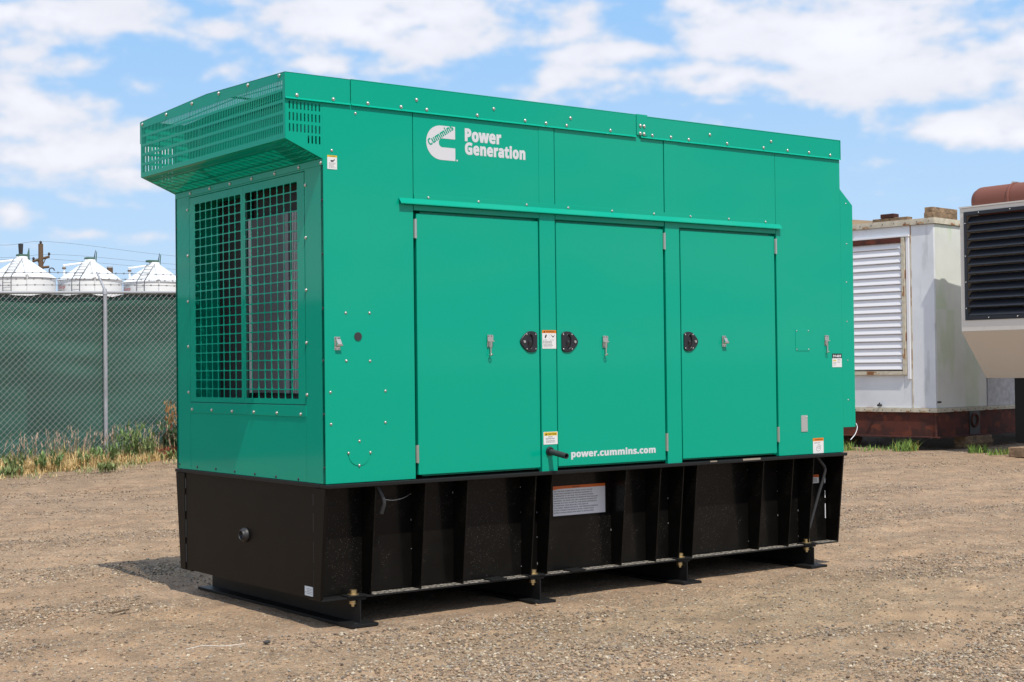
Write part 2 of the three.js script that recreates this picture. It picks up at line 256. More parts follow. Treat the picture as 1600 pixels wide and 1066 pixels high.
// end extension with the chamfered top
const ext = mesh(gen, 'control_box_housing', (() => { const g = new THREE.ExtrudeGeometry(poly([[XE + 0.002, 0.926], [4.146, 0.926], [4.146, 2.445], [XE + 0.002, 2.548]]), { depth: W - 0.03, bevelEnabled: true, bevelSize: 0.002, bevelThickness: 0.002, bevelSegments: 1 }); g.translate(0, 0, -W + 0.026); return uvMetres(g); })(), M.green);
boltsZ(ext, [[4.074, 1.646], [4.075, 1.381], [4.075, 1.111], [4.080, 2.455], [4.080, 2.178], [4.074, 1.915]], -0.002, 0.4);
mesh(ext, 'cable_tie', new THREE.TubeGeometry(new THREE.CatmullRomCurve3([V3(4.143, 0.95, 0.004), V3(4.147, 0.925, 0.012), V3(4.125, 0.88, 0.014), V3(4.078, 0.838, 0.01)]), 16, 0.0028, 5), M.white);
// far side, right end and roof
mesh(gen, 'wall_panel', box(0.0, XE, yB, yF + 0.02, -W, -W + 0.03), M.green);
mesh(gen, 'wall_panel', box(XE - 0.03, XE - 0.0005, yB + .002, yF + 0.018, -W + 0.032, -0.033), M.green);
function roofSheet(x0, x1, holes) {
  const out = [];
  for (const s of [0, 1]) {
    const sh = rect(x0, x1, 0, 0.934); if (holes) for (let k = 0; k < 42; k++) for (let r = 0; r < 3; r++) { const u0 = x0 + 0.022 + r * 0.088, v0 = 0.035 + k * 0.0208; if (u0 + 0.078 < x1) sh.holes.push(rrect(u0, u0 + 0.079, v0, v0 + 0.0135, 0.003)); }
    const g = new THREE.ExtrudeGeometry(sh, { depth: holes ? 0.0012 : 0.004, bevelEnabled: false, curveSegments: 1 }); g.rotateX(-Math.PI / 2);   // lies flat, v runs to -z
    const slope = 0.028 / 0.928, p = g.attributes.position;
    for (let i = 0; i < p.count; i++) { let v = -p.getZ(i); p.setXYZ(i, p.getX(i), yT - 0.004 + p.getY(i) + slope * v, s ? -W - 0.006 + v : 0.006 - v); }
    if (s) { const q = g.attributes.position.array; for (let i = 0; i < q.length; i += 9) for (let c = 0; c < 3; c++) { const t = q[i + 3 + c]; q[i + 3 + c] = q[i + 6 + c]; q[i + 6 + c] = t; } }
    g.computeVertexNormals(); out.push(uvMetres(g));
  }
  return merge(out);
}
mesh(gen, 'roof_sheet', roofSheet(HO, 0.163, true), M.green, 'perforated green roof sheet over the air outlet');
mesh(gen, 'roof_sheet', roofSheet(0.169, 2.2, false), M.green); mesh(gen, 'roof_sheet', (() => roofSheet(2.17, 4.026, false).translate(0, -0.0045, 0))(), M.green);
// fascia along both long sides
for (const [x0, x1, dz, b] of [[HO, 0.164, 0.005, 0], [0.168, 2.172, 0.005, 1], [2.208, 4.026, 0.0045, 2]]) {
  const f = mesh(gen, 'roof_fascia', box(x0, x1, yF, yT - 0.0045 + (b === 1 ? 0.002 : 0), -0.002, dz, 0.002), M.green);
  mesh(f, 'drip_lip', (() => { const g = new THREE.ExtrudeGeometry(poly([[0, 0], [0.009, -0.010], [0.009, -0.012], [0, -0.005]]), { depth: x1 - x0, bevelEnabled: false }); g.rotateY(Math.PI / 2); g.scale(1, 1, -1); const q = g.attributes.position.array; for (let i = 0; i < q.length; i += 9) for (let c = 0; c < 3; c++) { const t = q[i + 3 + c]; q[i + 3 + c] = q[i + 6 + c]; q[i + 6 + c] = t; } g.translate(x0, yF + 0.008, dz - 0.001); g.computeVertexNormals(); return uvMetres(g); })(), M.green);
  const pts = [[-0.154, 2.770], [0.061, 2.770], [0.271, 2.769], [0.480, 2.770], [0.580, 2.818], [0.646, 2.771], [0.985, 2.772], [1.100, 2.819], [1.322, 2.773], [1.474, 2.771], [1.628, 2.772], [1.658, 2.818], [1.965, 2.772], [2.303, 2.771], [2.457, 2.773], [2.609, 2.771], [2.792, 2.817], [2.944, 2.773], [3.277, 2.773], [3.347, 2.820], [3.503, 2.773], [3.711, 2.776], [3.921, 2.775]].filter(([x]) => x > x0 && x < x1);
  boltsZ(f, pts, dz, 0.78);
  mesh(gen, 'roof_fascia', box(x0, x1, yF, yT - 0.0045, -W - 0.012, -W + 0.002, 0.002), M.green);
}
{ const j = mesh(gen, 'joint_plate', box(2.174, 2.262, yF + 0.012, yT + 0.003, 0.0, 0.008, 0.0015), M.green); boltsZ(j, [[2.202, 2.821], [2.233, 2.820], [2.201, 2.774], [2.232, 2.773]], 0.008, 0.9); }
mesh(gen, 'roof_fascia', box(4.022, 4.026, yF, yT - 0.006, -W, 0.008, 0.001), M.green);

// --- drip rail over the doors
{ const d = mesh(gen, 'drip_rail', (() => { const g = new THREE.ExtrudeGeometry(poly([[0, 0.016], [0.003, 0.016], [0.026, -0.012], [0.026, -0.017], [0.024, -0.017], [0.023, -0.012], [0, 0.0125]]), { depth: 2.962, bevelEnabled: false }); const p = g.attributes.position; for (let i = 0; i < p.count; i++) p.setXYZ(i, 0.462 + p.getZ(i), 2.262 + p.getY(i), p.getX(i)); const q = p.array; for (let i = 0; i < q.length; i += 9) for (let c = 0; c < 3; c++) { const t = q[i + 3 + c]; q[i + 3 + c] = q[i + 6 + c]; q[i + 6 + c] = t; } g.computeVertexNormals(); g.computeVertexNormals(); return uvMetres(g); })(), M.green);
  mesh(d, 'mounting_flange', box(0.56, 3.38, 2.27, 2.302, -0.001, 0.003, 0.001), M.green);
  boltsZ(d, [[0.653, 2.285], [0.990, 2.283], [1.328, 2.285], [1.635, 2.285], [1.972, 2.285], [2.309, 2.285], [2.616, 2.286], [2.951, 2.287], [3.287, 2.285]].map(([x, y]) => [x, y + 0.004]), 0.003, 0.56); }

// --- doors
const bez = (pts) => { const s = new THREE.Shape(); s.moveTo(...pts[0]); for (let i = 1; i < pts.length; i++) pts[i].length === 2 ? s.lineTo(...pts[i]) : s.bezierCurveTo(...pts[i]); return s; };
function paddleLatch(door, x, y, dir) {   // dir +1: the pointed side looks to +x
  const sh = bez([[-0.048, -0.038], [-0.048, 0.038], [-0.046, 0.06, -0.005, 0.058, 0.008, 0.055], [0.028, 0.05, 0.066, 0.014, 0.066, 0], [0.066, -0.014, 0.028, -0.05, 0.008, -0.055], [-0.005, -0.058, -0.046, -0.06, -0.048, -0.038]]);
  const oval = new THREE.Path(); oval.absellipse(-0.002, 0, 0.021, 0.044, 0, Math.PI * 2); sh.holes.push(oval);
  const fix = (g) => { if (dir < 0) { const q = g.index ? g.toNonIndexed() : g; q.scale(-1, 1, 1); for (const a of Object.values(q.attributes)) { const s = a.itemSize, r = a.array; for (let i = 0; i < r.length; i += 3 * s) for (let c = 0; c < s; c++) { const t = r[i + s + c]; r[i + s + c] = r[i + 2 * s + c]; r[i + 2 * s + c] = t; } } q.computeVertexNormals(); g = q; } return g.translate(x, y, 0); };
  const pl = mesh(door, 'paddle_latch', fix(new THREE.ExtrudeGeometry(sh, { depth: 0.005, bevelEnabled: true, bevelSize: 0.004, bevelThickness: 0.004, bevelSegments: 3, curveSegments: 12 })), M.plastic, 'black recessed paddle latch with flat and pointed side');
  const bits = [];
  { const g = new THREE.TorusGeometry(1, 0.11, 6, 28); g.scale(0.0225, 0.0455, 0.03); g.translate(-0.002, 0, 0.008); bits.push(g); }
  { const g = new THREE.CylinderGeometry(1, 1, 0.0016, 28); g.rotateX(Math.PI / 2); g.scale(0.0225, 0.0455, 1); g.translate(-0.002, 0, 0.0012); bits.push(g); }
  mesh(door, 'latch_bezel', fix(merge(bits)), M.plastic);
  { const g = new THREE.CapsuleGeometry(0.0125, 0.022, 4, 10); g.scale(1, 1, 0.4); g.rotateX(0.2); g.translate(-0.002, -0.016, 0.004); mesh(door, 'paddle_handle', fix(g), std({ color: rgb(0.018, 0.018, 0.022), roughness: 0.3 })); }
  for (const [a, b] of [[-0.04, 0.042], [-0.04, -0.042], [0.024, 0.042], [0.024, -0.042]]) { const g = new THREE.SphereGeometry(0.0046, 8, 4, 0, Math.PI * 2, 0, Math.PI / 2); g.rotateX(Math.PI / 2); g.scale(1, 1, .5); g.translate(a, b, 0.0085); mesh(door, 'screw', fix(g), M.steel); }
  { const g = new THREE.CylinderGeometry(0.008, 0.009, 0.006, 14); g.rotateX(Math.PI / 2); g.translate(0.044, 0, 0.011); mesh(door, 'key_cylinder', fix(g), M.steel); }
}
function hasp(parent, x, y, rod) {
  const g = [box(x - 0.017, x + 0.017, y - 0.035, y + 0.035, 0, 0.0025, 0.001)];
  if (rod) {
    g.push(box(x - 0.017, x + 0.022, y - 0.004, y + 0.034, 0.002, 0.006, 0.001), box(x - 0.02, x + 0.024, y - 0.004, y + 0.002, 0.004, 0.014, 0.001));
    g.push(cyl([x - 0.001, y, 0.013], [x - 0.001, y - 0.07, 0.012], 0.0042, 0.0042, 8), new THREE.TorusGeometry(0.0095, 0.003, 6, 14).rotateX(1.2).translate(x - 0.001, y - 0.078, 0.014));
  } else {
    const b = new THREE.ExtrudeGeometry(poly([[0, 0.026], [0.010, 0.022], [0.026, -0.004], [0.024, -0.012], [0, -0.018]]), { depth: 0.026, bevelEnabled: false }); b.rotateY(-Math.PI / 2); b.translate(x + 0.015, y, 0.001); g.push(uvMetres(b));
    g.push(cyl([x - 0.016, y - 0.01, 0.022], [x + 0.02, y - 0.01, 0.022], 0.005, 0.005, 8));
  }
  const h = mesh(parent, 'padlock_hasp', merge(g), M.steel, rod ? 'steel padlock hasp with a hanging pin' : 'steel padlock hasp folded shut');
  for (const [a, b] of [[-.01, .028], [.01, .028], [-.01, -.029], [.01, -.029]]) mesh(parent, 'rivet', new THREE.SphereGeometry(0.0032, 6, 4).translate(x + a, y + b, rod && b > 0 ? 0.006 : 0.0025), M.dark);
  return h;
}
function hinge(parent, x, y0, y1) { mesh(parent, 'hinge', merge([cyl([x, y0, 0.004], [x, y1, 0.004], 0.0065, 0.0065, 10), box(x - 0.010, x + 0.010, y0 + .002, y1 - .002, -0.006, 0.0015, 0.0005)]), M.steel); }
const zD = -0.004;
const doorSpec = [[0.577, 1.4155], [1.5455, 2.3885], [2.5335, 3.373]];
const doors = doorSpec.map(([a, b]) => { const d = mesh(gen, 'door', box(a, b, 0.776, 2.2, zD - 0.03, zD, 0.004), M.green); return d; });
hinge(doors[0], 0.567, 2.062, 2.168); hinge(doors[0], 0.567, 0.842, 0.94); hinge(doors[1], 2.3945, 2.073, 2.176); hinge(doors[1], 2.3945, 0.831, 0.941); hinge(doors[2], 3.381, 2.082, 2.183); hinge(doors[2], 3.381, 0.849, 0.949);
{ const L = (i) => { const o = new THREE.Group(); return doors[i]; };
  paddleLatch(doors[0], 1.343, 1.502, -1); paddleLatch(doors[1], 1.628, 1.502, 1); paddleLatch(doors[2], 2.6, 1.506, 1);
  for (const d of doors) for (const c of d.children) if (/latch|paddle|screw|key/.test(c.name)) c.position.z = zD;
  hasp(doors[0], 1.058, 1.505, true); hasp(doors[1], 1.905, 1.503, true); hasp(doors[2], 2.896, 1.508, false); hasp(sidePanel, 0.074, 1.49, false); hasp(rp, 3.858, 1.516, true);
}
// --- lettering and emblem
{
  const bx = 0.645, by = 2.503, w = 0.192, h = 0.19, s = new THREE.Shape();
  s.moveTo(w, h); s.lineTo(w, 0.63 * h); s.lineTo(0.56 * w, 0.63 * h); s.bezierCurveTo(0.385 * w, 0.63 * h, 0.385 * w, 0.37 * h, 0.56 * w, 0.37 * h); s.lineTo(w, 0.37 * h); s.lineTo(w, 0); s.lineTo(0.52 * w, 0); s.bezierCurveTo(0.2 * w, 0, 0, 0.24 * h, 0, 0.5 * h); s.bezierCurveTo(0, 0.76 * h, 0.2 * w, h, 0.52 * w, h); s.closePath();
  const panel = gen.children.filter(c => c.name === 'wall_panel')[1];
  mesh(panel, 'emblem', new THREE.ExtrudeGeometry(s, { depth: 0.0008, bevelEnabled: false, curveSegments: 16 }).translate(bx, by, -0.0008), M.print, 'white block letter C emblem');
  const t = lettering('Cummins', 0, 0, 0.190, 0.041, 0, 0.02); t.rotateZ(0.57); t.translate(bx + 0.024, by + 0.072, 0.0002); mesh(panel, 'emblem_lettering', t, M.green, 'small green diagonal lettering across the emblem');
  mesh(panel, 'lettering', lettering('Power', 0.903, 2.619, 0.252, 0.0735, -0.0008, 0.045), M.print, 'white bold lettering, upper line');
  mesh(panel, 'lettering', lettering('Generation', 0.903, 2.545, 0.423, 0.0735, -0.0008, 0.045), M.print, 'white bold lettering, lower line');
  mesh(panel, 'trademark_dot', new THREE.CylinderGeometry(0.005, 0.005, 0.0008, 12).rotateX(Math.PI / 2).translate(bx + w + 0.012, by + 0.004, -0.0004), M.print);
  mesh(doors[1], 'lettering', lettering('power.cummins.com', 1.64, 0.812, 0.664, 0.0545, zD, 0.035), M.print, 'white web address lettering');
}
// --- stickers
const lines = (x, n, x0, x1, y0, dy, hgt, seed = 1) => { const r = rng(seed); x.fillStyle = '#444'; for (let i = 0; i < n; i++) { let p = x0; const end = x1 - r() * (x1 - x0) * .35; while (p < end) { const w = 4 + r() * 16; x.fillRect(p, y0 + i * dy, Math.min(w, end - p), hgt); p += w + 4; } } };
const matWarn = labelTex(220, 260, (x, w, h) => { x.fillStyle = '#f08a12'; x.fillRect(0, 0, w, 42); x.fillStyle = '#2a1a08'; x.font = 'bold 29px sans-serif'; x.fillText('WARNING', 58, 32); x.beginPath(); x.moveTo(18, 36); x.lineTo(34, 8); x.lineTo(50, 36); x.fill(); x.fillStyle = '#222'; x.save(); x.beginPath(); x.ellipse(55, 88, 12, 26, .4, 0, 7); x.fill(); x.beginPath(); x.ellipse(66, 70, 4, 16, -.4, 0, 7); x.fill(); x.beginPath(); x.moveTo(130, 56); x.lineTo(172, 108); x.lineTo(206, 60); x.lineTo(172, 88); x.fill(); x.restore(); x.fillStyle = '#999'; x.fillRect(109, 46, 2, 84); lines(x, 1, 12, 100, 136, 10, 6, 3); lines(x, 1, 122, 205, 136, 10, 6, 4); lines(x, 3, 12, 205, 154, 13, 6, 5); lines(x, 2, 12, 190, 200, 13, 6, 6); lines(x, 1, 12, 150, 232, 13, 6, 7); });
stickerZ(gen, 1.431, 1.533, 1.462, 1.569, 0.0008, matWarn, 'orange and white warning sticker on a door post');
const matCaution = labelTex(240, 160, (x, w, h) => { x.fillStyle = '#f0c818'; x.fillRect(10, 6, w - 20, 44); x.fillStyle = '#221'; x.font = 'bold 34px sans-serif'; x.fillText('CAUTION', 66, 42); x.beginPath(); x.moveTo(26, 44); x.lineTo(44, 12); x.lineTo(62, 44); x.fill(); x.fillStyle = '#333'; x.font = 'bold 20px sans-serif'; x.fillText('ENGINE', 78, 72); x.fillText('BREATHER VENT', 38, 96); lines(x, 2, 42, 200, 112, 16, 7, 8); });
stickerZ(gen, 1.432, 1.536, 0.908, 0.981, 0.0008, matCaution, 'yellow and white caution sticker low on a door post');
const matTall = labelTex(130, 220, (x, w, h) => { x.fillStyle = '#f0c818'; x.fillRect(0, 0, w, 30); x.fillStyle = '#333'; x.font = 'bold 20px sans-serif'; x.fillText('CAUTION', 18, 23); x.beginPath(); x.moveTo(42, 76); x.lineTo(84, 76); x.lineTo(96, 50); x.lineTo(100, 80); x.lineTo(84, 88); x.lineTo(84, 104); x.lineTo(46, 104); x.fill(); lines(x, 6, 22, 120, 118, 15, 5, 9); });
stickerZ(sidePanel, 0.024, 0.082, 2.402, 2.475, 0, matTall, 'small yellow headed white sticker near the hood');
const matStock = labelTex(180, 220, (x, w, h) => { x.fillStyle = '#111'; x.fillRect(0, 0, w, 76); x.fillStyle = '#fff'; x.font = 'bold 56px sans-serif'; x.fillText('91489', 14, 60); x.fillStyle = '#e8c860'; x.fillRect(16, 100, 56, 24); lines(x, 3, 100, 165, 96, 22, 6, 10); lines(x, 3, 16, 90, 140, 22, 6, 11); });
stickerZ(rp, 3.916, 4.012, 1.335, 1.427, -0.0008, matStock, 'white stock number sticker with black header');
const matOr = labelTex(180, 230, (x, w, h) => { x.fillStyle = '#f08a12'; x.fillRect(0, 0, w, 46); x.fillStyle = '#2a1a08'; x.font = 'bold 27px sans-serif'; x.fillText('WARNING', 34, 34); x.strokeStyle = '#555'; x.lineWidth = 4; x.beginPath(); x.moveTo(60, 140); x.lineTo(100, 96); x.lineTo(130, 116); x.lineTo(128, 170); x.lineTo(90, 204); x.lineTo(62, 186); x.closePath(); x.stroke(); x.beginPath(); x.moveTo(74, 150); x.lineTo(112, 118); x.lineTo(110, 160); x.closePath(); x.stroke(); lines(x, 2, 20, 150, 62, 14, 5, 12); });
stickerZ(rp, 3.712, 3.816, 0.76, 0.862, -0.0008, matOr, 'orange and white sticker with a line drawing');
// --- breather tube
{ const b = mesh(gen, 'breather_tube', merge([cyl([1.475, 0.868, 0.0], [1.478, 0.846, 0.155], 0.017, 0.017, 20, true), cyl([1.475, 0.868, 0.0], [1.478, 0.846, 0.155], 0.0135, 0.0135, 20, true), new THREE.RingGeometry(0.0135, 0.017, 20).rotateX(.14).translate(1.478, 0.846, 0.155)]), std({ color: rgb(.035, .035, .038), roughness: .6, side: THREE.DoubleSide }), 'black breather tube sticking out of a door post');
  mesh(b, 'collar', cyl([1.475, 0.869, 0.0], [1.476, 0.866, 0.014], 0.028, 0.025, 20), M.plastic); }

// --- hood over the air outlet
{
  const rowY = [2.823, 2.766, 2.709, 2.650, 2.592];
  const fr = poly([[-W, 2.543], [0, 2.543], [0, yT - 0.006], [-W / 2, yT + 0.022], [-W, yT - 0.006]]);
  for (let k = 0; k < 88; k++) { const z = -W + 0.026 + k * (W - 0.052 - 0.0115) / 87; for (const y of rowY) fr.holes.push(rrect(z, z + 0.0128, y - 0.0225, y + 0.0225, 0.004)); }
  const f = mesh(gen, 'hood_grille', sheetX(fr, HO, 0.0016, 1), M.green, 'perforated green hood front with five rows of slots');
  boltsX(f, [[-1.825, 2.866], [-1.469, 2.876], [-1.112, 2.887], [-0.762, 2.891], [-0.408, 2.880], [-0.053, 2.873]], HO, 0.9);
  const endShape = () => { const s = poly([[HO + 0.003, 2.543], [0.0, yE - 0.002], [0.0, yF + 0.03], [HO + 0.003, yF + 0.03]]); const xs = Array.from({ length: 9 }, (_, i) => -0.194 + i * 0.0219); for (const x of xs) for (const [a, b] of [[2.697, 2.738], [2.638, 2.681], [2.58, 2.6235]]) s.holes.push(rrect(x - 0.0045, x + 0.0045, a, b, 0.0042)); for (const x of xs.slice(5)) s.holes.push(rrect(x - 0.0045, x + 0.0045, 2.526, 2.569, 0.0042)); return s; };
  mesh(gen, 'hood_side', sheetZ(endShape(), -0.0008, 0.003, 3), M.green, 'green hood end plate with rows of upright slots');
  mesh(gen, 'hood_side', sheetZ(endShape(), -W + 0.003, 0.003, 3), M.green, 'green hood end plate with rows of upright slots');
  const und = rect(-W + 0.003, -0.004, 0, 0.2385); for (let k = 0; k < 110; k++) { const z = -W + 0.02 + k * (W - 0.05) / 109; for (let r = 0; r < 5; r++) und.holes.push(rrect(z, z + 0.0108, 0.016 + r * 0.042, 0.0545 + r * 0.042, 0.002)); }
  const g = new THREE.ExtrudeGeometry(und, { depth: 0.003, bevelEnabled: false, curveSegments: 1 }); const p = g.attributes.position, a = Math.atan2(0.088, 0.222), ca = Math.cos(a), sa = Math.sin(a);
  for (let i = 0; i < p.count; i++) { const z = p.getX(i), v = p.getY(i), t = p.getZ(i); p.setXYZ(i, HO + 0.003 + v * ca - t * sa * 0, 2.543 - v * sa + t, z); }
  { const q = p.array; for (let i = 0; i < q.length; i += 9) for (let c = 0; c < 3; c++) { const t = q[i + 3 + c]; q[i + 3 + c] = q[i + 6 + c]; q[i + 6 + c] = t; } }
  g.computeVertexNormals(); mesh(gen, 'hood_underside', uvMetres(g), M.green, 'sloping perforated underside of the hood');
  mesh(gen, 'air_baffle', box(0.16, 0.164, 2.635, 2.86, -W + 0.035, -0.035, 0), M.green);
}
// --- air outlet end
{
  const endR = mesh(gen, 'end_panel', box(0, 0.028, yB, yE, -0.204, -0.0005), M.green); const endL = mesh(gen, 'end_panel', box(0, 0.028, yB, yE, -W + 0.0005, -1.652), M.green);
  const top = mesh(gen, 'top_strip', box(0.0012, 0.025, 2.412, yE, -1.6515, -0.2045), M.green);
  mesh(gen, 'hood_flange', box(-0.003, 0.0, 2.422, yE, -W + 0.01, -0.003, 0.001), M.green);
  const bot = mesh(gen, 'end_panel', box(0.001, 0.026, yB, 1.166, -1.6515, -0.2045), M.green);
  mesh(bot, 'retaining_strip', box(-0.003, 0.001, 1.104, 1.162, -1.655, -0.2, 0.001), M.green);
  boltsX(top, [[-1.624, 2.438], [-1.350, 2.439], [-1.082, 2.439], [-0.807, 2.438], [-0.530, 2.436], [-0.256, 2.438], [-0.018, 2.434]], -0.003, 0.85);
  boltsX(endL, [[-1.672, 2.340], [-1.672, 2.061], [-1.672, 1.781], [-1.672, 1.506], [-1.672, 1.228]], 0, 0.8); boltsX(endR, [[-0.190, 2.335], [-0.190, 2.056], [-0.190, 1.778], [-0.190, 1.498], [-0.190, 1.222]], 0, 0.8);
  boltsX(bot, [[-1.618, 1.125], [-1.345, 1.124], [-1.076, 1.121], [-0.802, 1.121], [-0.527, 1.120], [-0.256, 1.118]], -0.003, 0.8);
  for (const [z, y] of [[-1.812, 0.783], [-1.561, 0.778], [-1.305, 0.777], [-1.056, 0.774], [-0.804, 0.772], [-0.552, 0.770], [-0.297, 0.769], [-0.017, 1.400], [-0.015, 1.120], [-0.016, 0.841], [-0.015, 2.238], [-0.014, 1.957], [-0.015, 1.673], [-1.84, 2.24], [-1.84, 1.95], [-1.84, 1.66], [-1.84, 1.37], [-1.84, 1.08]]) { const m = mesh(bot, 'plug', plugX, M.plastic); m.position.set(0.0008, y, z); }
  for (const [z0, z1, c0, c1] of [[-1.647, -0.9275, -1.572, -0.957], [-0.9255, -0.209, -0.903, -0.286]]) {
    const s = rect(z0, z1, 1.170, 2.408), pw = (c1 - c0 + 0.007) / 8, ph = (1.165 + 0.007) / 22;
    for (let i = 0; i < 8; i++) for (let j = 0; j < 22; j++) s.holes.push(rrect(c0 + i * pw, c0 + i * pw + pw - 0.0075, 1.199 + j * ph, 1.199 + j * ph + ph - 0.006, 0.009));
    mesh(gen, 'air_grille', sheetX(s, 0.0, 0.003, 3), M.green, 'green steel grille of rounded rectangular openings');
  }
  // inside: duct, divider, radiator
  mesh(gen, 'duct_lining', box(0.03, 0.62, 1.12, 2.42, -1.66, -1.655, 0), M.green);
  mesh(gen, 'duct_lining', merge([box(0.03, 0.62, 1.13, 1.14, -1.654, -0.2, 0), box(0.03, 0.62, 2.395, 2.40, -1.654, -0.2, 0), box(0.03, 0.62, 1.1405, 2.39, -0.204, -0.2, 0)]), M.green);
  const rad = mesh(gen, 'inner_block', box(0.10, 0.13, 1.225, 2.235, -1.02, -0.635, 0.002), M.core, 'dark slate radiator core seen through the grille');
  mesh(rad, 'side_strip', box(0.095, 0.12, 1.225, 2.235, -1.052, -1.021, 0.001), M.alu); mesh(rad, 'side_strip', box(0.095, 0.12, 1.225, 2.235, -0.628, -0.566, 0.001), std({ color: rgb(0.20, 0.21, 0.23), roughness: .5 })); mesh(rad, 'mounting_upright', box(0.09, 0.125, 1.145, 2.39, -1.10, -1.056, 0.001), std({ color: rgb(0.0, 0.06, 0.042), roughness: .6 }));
  for (let k = 0; k < 8; k++) mesh(rad, 'tube', box(0.10, 0.112, 1.225, 2.235, -0.548 + k * 0.0185, -0.5385 + k * 0.0185, 0.001), M.alu);
  mesh(gen, 'inner_block', box(0.20, 0.24, 1.145, 2.39, -1.65, -1.105, 0), M.radiator, 'near-black block behind the grille'); mesh(gen, 'inner_backing', box(0.135, 0.16, 1.145, 2.39, -1.105, -0.206, 0), M.radiator, 'near-black sheet behind the slate core');  // near-black blocks fill the view behind the grille openings
}

// --- fuel tank base
{
  const zP = -0.15, tk = mesh(gen, 'fuel_tank', box(0.014, 4.0, 0.15, 0.735, -W + 0.15, zP, 0.002), M.black, 'black ribbed fuel tank under the enclosure');
  const rail = mesh(gen, 'tank_rail', box(-0.004, 4.032, 0.733, 0.7545, -0.06, 0.022, 0.004), M.blackPlain); mesh(gen, 'tank_rail', box(-0.004, 4.032, 0.733, 0.7545, -W - 0.022, -W + 0.06, 0.004), M.blackPlain);
  mesh(rail, 'scuff', box(3.03, 3.19, 0.744, 0.7555, 0.018, 0.0232, 0.001), std({ color: rgb(.30, .25, .19), roughness: .9 }), 'tan scraped patch on the rail'); mesh(rail, 'scuff', box(2.74, 2.8, 0.747, 0.7555, 0.018, 0.0232, 0.001), std({ color: rgb(.25, .21, .16), roughness: .9 }));
  mesh(gen, 'tank_rail', box(-0.0035, 0.05, 0.734, 0.7555, -W + 0.061, -0.0605, 0.003), M.blackPlain);
  mesh(gen, 'base_plate', box(0.051, 3.98, 0.736, 0.755, -W + 0.061, -0.061, 0), M.dark);
  const rib = (x, front = true) => { const s = front ? 1 : -1, g = new THREE.ExtrudeGeometry(poly([[zP - 0.004, 0.15], [-0.062, 0.15], [-0.002, 0.7335], [zP - 0.004, 0.7335]]), { depth: 0.007, bevelEnabled: false }); g.rotateY(-Math.PI / 2); g.translate(x + 0.0035, 0, 0); if (!front) { g.rotateY(Math.PI); g.translate(2 * x, 0, -W); } return uvMetres(g); };
  for (const x of [0.304, 0.622, 0.902, 1.379, 1.497, 2.066, 2.346, 2.538, 2.653, 3.247, 3.527, 3.724]) mesh(gen, 'tank_rib', rib(x), M.black);
  for (const x of [0.304, 0.9, 1.5, 2.1, 2.65, 3.25, 3.72]) mesh(gen, 'tank_rib', rib(x, false), M.black);
  // end plates stand the full width, tapering to the foot
  const plate = (x0, x1) => { const s = poly([[-W + 0.062, 0.148], [-0.062, 0.148], [-0.0005, 0.7335], [-W + 0.0005, 0.7335]]); return sheetX(s, x0, x1 - x0); };
  const e = mesh(gen, 'end_plate', plate(0.0, 0.012), M.blackEnd, 'plain black tank end plate with a pipe fitting'); mesh(gen, 'end_plate', plate(4.01, 4.022), M.blackEnd);
  // corner posts: folded edges proud of the plate
  for (const [a, b, c, d] of [[-0.128, -0.124, -0.062, -0.0005], [-W + 0.128, -W + 0.124, -W + 0.062, -W + 0.0005]]) mesh(gen, 'corner_post', sheetX(poly([[a, 0.146], [c, 0.146], [d, 0.7325], [b, 0.7325]]), -0.0065, 0.0064), M.blackEnd);
  mesh(gen, 'weld_seam', merge([[0.19, 0.30], [0.34, 0.45], [0.50, 0.60], [0.64, 0.70]].flatMap(([a, b]) => [box(-0.004, 0.001, a, b, -0.1345, -0.1285, 0.001), box(-0.004, 0.001, a, b, -W + 0.1285, -W + 0.1345, 0.001)])), M.rubber);
  { const nip = mesh(gen, 'pipe_fitting', new THREE.LatheGeometry([[0.0, 0.004], [0.022, 0.004], [0.024, 0.030], [0.027, 0.033], [0.031, 0.030], [0.031, 0.018], [0.040, 0.016], [0.041, 0.0]].map(([r, y]) => new THREE.Vector2(r, y)), 24).rotateZ(Math.PI / 2).translate(0.001, 0.421, -0.925), std({ color: rgb(.02, .02, .021), roughness: .5, side: THREE.DoubleSide })); }
  // bottom flange, dusty on top
  const fl = mesh(gen, 'bottom_flange', box(0.004, 4.018, 0.140, 0.1495, zP - 0.05, -0.058, 0.0015), M.blackPlain); mesh(fl, 'dust_layer', box(0.32, 4.0, 0.1493, 0.1505, zP + 0.008, -0.0595, 0), M.dusty, 'grey dust lying on the flange');
  mesh(gen, 'bottom_flange', box(0.004, 4.018, 0.140, 0.1495, -W + 0.058, -W + zP * -1 + 0.05, 0.0015), M.blackPlain);
  mesh(gen, 'tank_floor', box(0.02, 4.0, 0.1405, 0.1485, -W + 0.2, -0.205, 0), M.blackPlain);
  // weld beads and bare scratches
  const r = rng(9), wd = []; for (const x of [0.304, 0.622, 0.902, 1.379, 1.497, 2.066, 2.346, 2.538, 2.653, 3.247, 3.527, 3.724]) for (let k = 0; k < 4; k++) { const y = 0.19 + k * 0.15 + r() * 0.03; if (r() < .6) wd.push(box(x - 0.0065, x - 0.0035, y, y + 0.003 + 0.010 * r() ** 2, zP - 0.002, zP + 0.003, 0)); } mesh(gen, 'weld_bead', merge(wd), M.alu);
  mesh(gen, 'bare_scratch', merge([[3.99, .30, .40], [3.99, .44, .49], [3.99, .54, .585]].map(([x, a, b]) => box(x - 0.002, x + 0.004, a, b, zP - 0.002, zP + 0.003, 0))), M.white);
